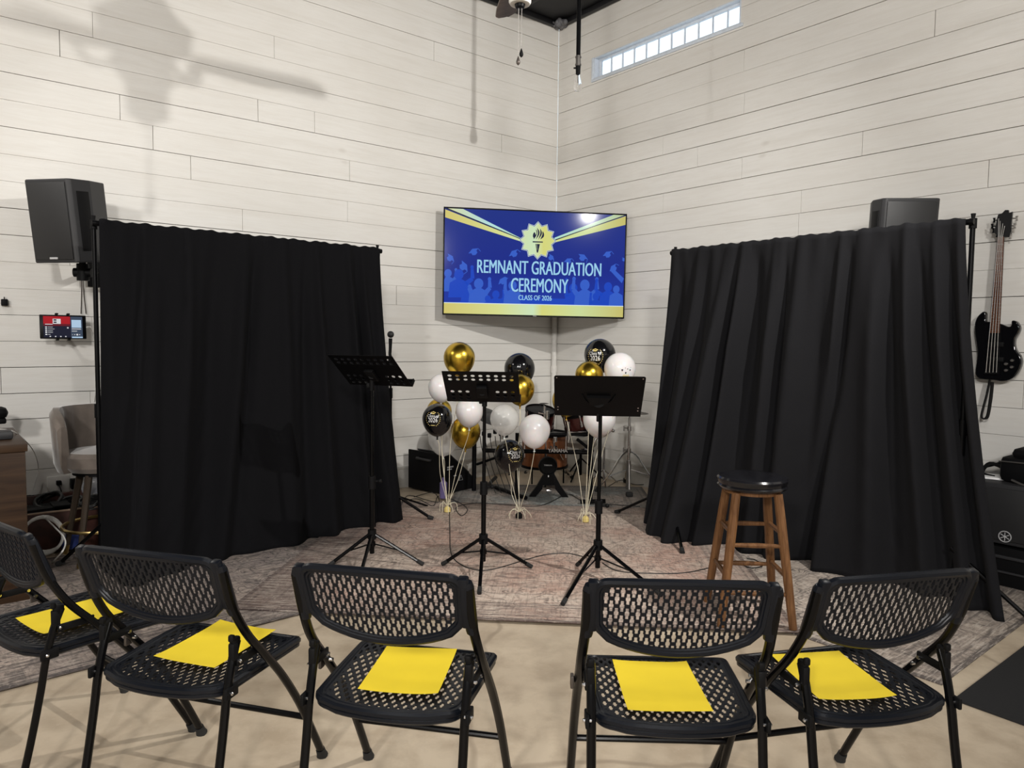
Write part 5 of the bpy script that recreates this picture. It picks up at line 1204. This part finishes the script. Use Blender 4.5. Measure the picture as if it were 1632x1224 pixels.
for dx, dy in ((-.30, -.12), (.30, -.05), (.02, .32)):
    mb = MB(); mb.tube(smoothpath([(0, 0, zl_), (dx*.25, dy*.25, zl_-.05), (dx*.6, dy*.6, zl_*.45), (dx, dy, .03)], 5), .008, 8); mb.tube([(0, 0, .20), (dx*.68, dy*.68, zl_*.38)], .006, 8); l_ = mb.build('leg', M['chrome'], hr)
    mb = MB(); mb.tube([(dx*.96, dy*.96, .05), (dx*1.04, dy*1.04, .015)], .016, 8); mb.build('rubber_foot', M['rubber'], l_)
mb = MB(); mb.lathe([(.001, .02), (.02, .018), (.04, .008), (.17, -.010), (.17, -.013), (.04, .003), (.001, .01)], 40, X=Matrix.Translation((.0, 0, at(1001, 655, hh.y).z+.0)) @ rotm('Y', .06)); mb.build('cymbal', M['galv'], hr)
q_ = fl(1000, 790); mb = MB(); mb.box((q_.x, q_.y-.1, .035), (.06, .05, .04), .01, X=None); tag(mb.build('pedal_block', M['rubber']), 'small black rubber block on the rug in front of the cymbal stand', 'block')
# second chrome stand behind the solid desk pole
hh = fl(962, 775); hs_ = empty('drum_stand', (hh.x, hh.y, .0), 0, 'short chrome drum stand behind the pole of the solid desk stand', 'drum stand')
mb = MB(); mb.tube([(0, 0, .04), (0, 0, at(962, 712, hh.y).z)], .010, 10); mb.build('pole', M['chrome'], hs_)
for k in range(3):
    a = k*2.1+.5; mb = MB(); mb.tube([(0, 0, .16), (.16*math.cos(a), .16*math.sin(a), .02)], .007, 8); mb.build('leg', M['chrome'], hs_)
# drum throne partly hidden: grey disc
th = fl(925, 772); tr_ = empty('drum_throne', (th.x+.02, th.y+.22, 0), 0, 'low grey drum stool behind the right balloon strings', 'drum stool')
mb = MB(); mb.lathe([(.001, .33), (.13, .33), (.155, .35), (.16, .38), (.14, .41), (.001, .415)], 36); mb.build('seat', mat('cream throne top', (.42, .40, .36), .6), tr_)
mb = MB(); mb.tube([(0, 0, .05), (0, 0, .33)], .014, 10)
for k in range(3): a = k*2.1; mb.tube([(0, 0, .22), (.22*math.cos(a), .22*math.sin(a), .015)], .008, 8)
mb.build('base', M['black'], tr_)

# ================================================================== LEFT SIDE: DESK, BAR STOOL, CRATE, CABLES
zt = .82; dc_ = fl(44, 707, zt)
DX = Matrix(((DL.x, -NL.x, 0, dc_.x), (DL.y, -NL.y, 0, dc_.y), (0, 0, 1, 0), (0, 0, 0, 1)))   # x along wall to the left, y towards the wall
dk = empty('wooden_desk', X=DX, label='dark walnut desk at the left picture edge', cat='desk')
mb = MB(); mb.box((.75, .40, zt-.02), (1.5, .80, .04), .003); o = mb.build('desk_top', M['walnut'], dk); o.data.flip_normals()
mb = MB(); mb.box((.75, .40, (zt-.04)/2), (1.48, .78, zt-.04), .003); o = mb.build('desk_body', M['walnut'], dk); o.data.flip_normals()
def desk_item(name, px, py, mbf, m, label, cat):
    p = fl(px, py, zt); mb = MB(); mbf(mb); o = mb.build(name, m); o.location = (p.x, p.y, zt); o.rotation_euler = (0, 0, math.atan2(-DL.y, -DL.x)); return tag(o, label, cat)
desk_item('equipment_case', -8, 702, lambda mb: mb.box((0, .05, .022), (.16, .12, .045), .015), M['spk'], 'dark grey flat case on the desk corner', 'case')
desk_item('headphones', -6, 676, lambda mb: (mb.box((0, 0, .07), (.12, .12, .07), .03), mb.box((0, 0, .02), (.10, .08, .035), .01)), M['blackm'], 'black padded bundle farther back on the desk', 'bundle')
mb = MB(); mb.tube(smoothpath([fl(0, 684, zt+.03), at(20, 687, 3.9), at(40, 702, 4.2), at(55, 722, 4.5), wl(61, 745, 'L', .06), wl(57, 765, 'L', .03), wl(52, 783, 'L', .02)], 6), .0028, 7)
tag(mb.build('usb_cable', M['wcable']), 'thin white cable arching over the desk corner down the wall', 'cable')
# taupe bar stool
bs0 = empty('counter_stool', (-2.50, 4.38, .013), math.radians(-48), 'taupe velvet barrel stool behind the left end of the left drape', 'stool')
zq = .575
mb = MB()
def shell(r0, r1, z0, z1, a0, a1, n=36):
    vs = []; fs = []
    for i in range(n+1):
        t = i/n; a = math.radians(a0+(a1-a0)*t); e = min(1, min(t, 1-t)*7); zz1 = z0+(z1-z0)*(.72+.28*math.sqrt(e)); rr0 = r0*(1+.0*math.sin(a*12))
        ri = r0 - .006*abs(math.sin(t*PI*9)); flare = 1.06
        sec = [(r1*.93, z0-.03), (r1, z0+.02), (r1*flare, zz1-.03), (r1*flare-.02, zz1), (ri*flare+.01, zz1), (ri*flare, zz1-.03), (ri, z0+.02), (ri*.93, z0-.03)]
        vs += [(r_*math.cos(a), r_*math.sin(a), z_) for r_, z_ in sec]
    k = 8
    for i in range(n):
        for j in range(k): fs.append((i*k+j, (i+1)*k+j, (i+1)*k+(j+1) % k, i*k+(j+1) % k))
    fs += [tuple(range(k)), tuple(n*k+j for j in range(k))[::-1]]
    mb.add(vs, fs)
shell(.205, .262, zq, .925, 50, 290); mb.build('backrest', M['velvet'], bs0, smooth=50)
mb = MB(); mb.lathe([(.001, zq-.03), (.20, zq-.03), (.225, zq-.0), (.225, zq+.06), (.20, zq+.085), (.001, zq+.09)], 36); mb.build('seat', M['velvet'], bs0)
mb = MB(); mb.lathe([(.001, zq-.055), (.17, zq-.055), (.17, zq-.028), (.001, zq-.028)], 30); mb.build('seat_frame', M['blackm'], bs0)
for k in range(4):
    a = math.radians(45+90*k); mb = MB(); c_, s_ = math.cos(a), math.sin(a); mb.tube([(c_*.15, s_*.15, zq-.05), (c_*.25, s_*.25, .06)], [.022, .015], 8); l_ = mb.build('leg', M['legwood'], bs0)
    mb = MB(); mb.tube([(c_*.25, s_*.25, .06), (c_*.262, s_*.262, 0)], [.0155, .012], 8); mb.build('leg_tip', M['brass'], l_)
mb = MB(); mb.tube([(.232*math.cos(k*PI/20), .232*math.sin(k*PI/20), .20) for k in range(40)], .010, 8, closed=True); mb.build('foot_ring', M['brass'], bs0)
# crate and its contents by the wall
cc = wl(100, 850, 'L', .30); cr_ = empty('storage_crate', (cc.x-.02, cc.y+.0, .014), WA, 'dark red brown leather crate on the floor behind the taupe stool', 'crate')
mb = MB(); cw_, cd_, ch_ = .62, .34, .25
for c_, d_ in (((0, -cd_/2, ch_/2), (cw_, .02, ch_)), ((0, cd_/2, ch_/2), (cw_, .02, ch_+.1)), ((-cw_/2, 0, ch_/2), (.02, cd_, ch_)), ((cw_/2, 0, ch_/2), (.02, cd_, ch_)), ((0, 0, .01), (cw_, cd_, .02))): mb.box(c_, d_, .004)
mb.build('crate_box', M['crate'], cr_)
mb = MB(); mb.tube([(-cw_/2, -cd_/2-.005, ch_), (cw_/2, -cd_/2-.005, ch_)], .007, 6); mb.build('rim', mat('tan piping', (.30, .20, .13), .5), cr_)
rnd = random.Random(9)
for k in range(4):
    r_ = .085-.008*k; mb = MB(); pts = []
    ctr = cr_.location + Vector((-.22+.14*k, rnd.uniform(-.05, .05), .235+.02*(k % 2)))
    ax = rotm('Z', rnd.uniform(0, 3)) @ rotm('X', rnd.uniform(.2, .9))
    for i in range(80): a = i*2*PI/16; pts.append(ax @ Vector((r_*math.cos(a)*(1+.1*math.sin(i)), r_*math.sin(a), .012*math.sin(i*.7)+i*.0005)))
    mb.tube(pts, .009, 6); o = mb.build('cable_coil', M['cable']); o.location = ctr; tag(o, 'tangled black cable coil heaped in the brown crate', 'cable coil', 'black cables in the crate')
mb = MB(); mb.box((0, 0, 0), (.5, .26, .16), .05); mb.box((.12, -.08, .08), (.04, .2, .03), .01); mb.box((-.1, -.05, .08), (.2, .05, .03), .01); mb.box((.0, -.03, .095), (.10, .12, .02), .008)
o = mb.build('gear_bag', M['blackm']); o.location = cr_.location + Vector((0, .0, .175)); o.rotation_euler = (0.1, 0, WA+.1); tag(o, 'black gear bag stuffed into the brown crate', 'bag')
mb = MB(); ctr = wl(70, 832, 'L', .60); pts = []
for i in range(150): a = i*2*PI/24; pts.append((.020*math.sin(i*.13)+.03*(i/150), .105*math.cos(a)*(1+.03*math.sin(i*.6)), .115*math.sin(a)*(1+.03*math.cos(i*.5))))
mb.tube(pts, .0065, 6); o = mb.build('cable_coil', M['wcable']); o.location = (ctr.x, ctr.y, .165); o.rotation_euler = (0, .15, -1.25); tag(o, 'round coil of white cable leaning beside the desk', 'cable coil')
mb = MB(); mb.tube(smoothpath([Vector((ctr.x, ctr.y, .27)), at(85, 838, 4.2), at(101, 855, 4.1), at(104, 868, 4.05), at(97, 882, 4.0), fl(82, 897, .01), fl(70, 905, .01)], 6), .0045, 7); tag(mb.build('loose_cable', M['wcable']), 'loose white cable hanging from the coil to the rug', 'cable')
bb = fl(105, 883); mb = MB(); mb.box((0, 0, .05), (.11, .06, .10), .02); o = mb.build('blue_bag', M['blue']); o.location = (bb.x, bb.y+.06, .013); o.rotation_euler = (0, 0, .3); tag(o, 'small blue cloth bag on the floor in front of the crate', 'bag')
mb = MB(); pb = wl(150, 790, 'L', .2); mb.sphere((0, 0, 0), .07, 8, sc=(1.2, .8, 1)); mb.tube([(0, 0, .06), (.01, 0, .10)], .02, 8); o = mb.build('plastic_bag', mat('clear bag', (.6, .62, .68), .2, Alpha=.5)); o.location = (pb.x, pb.y, .34); tag(o, 'clear plastic bag with a blue tie on the crate', 'bag')

# ================================================================== CABLES ON THE FLOOR
def floor_cable(pts, label, r_=.0035, z=.018, m='cable', name='floor_cable'):
    mb = MB(); mb.tube(smoothpath([fl(x, y, z+r_) for x, y in pts], 8), r_, 6); return tag(mb.build(name, M[m]), label, 'cable')
floor_cable([(716, 800), (717, 850), (719, 882), (735, 900), (765, 909), (795, 905), (835, 893), (870, 884), (905, 882), (935, 889)], 'black cable looping from the balloons past the middle stand feet to the solid desk stand')
floor_cable([(960, 897), (985, 910), (1040, 914), (1090, 913), (1130, 905), (1155, 897)], 'black cable lying between the solid desk stand and the wooden stool')
floor_cable([(1178, 897), (1195, 905), (1215, 902), (1205, 893), (1190, 890)], 'small loop of black cable on the rug behind the stool legs')
floor_cable([(640, 800), (665, 795), (690, 806), (700, 790), (730, 800), (745, 812), (735, 822), (728, 808), (760, 802), (800, 804), (860, 806), (905, 788), (935, 800), (1020, 807)], 'black cable running along the edge between the rugs')
floor_cable([(636, 812), (650, 790), (680, 797), (700, 800), (690, 785), (660, 792)], 'tangle of black cable at the foot of the left drape')
floor_cable([(970, 775), (990, 765), (1010, 772), (1028, 772)], 'thin black cable at the base of the right wall')
ad = fl(1087, 888)
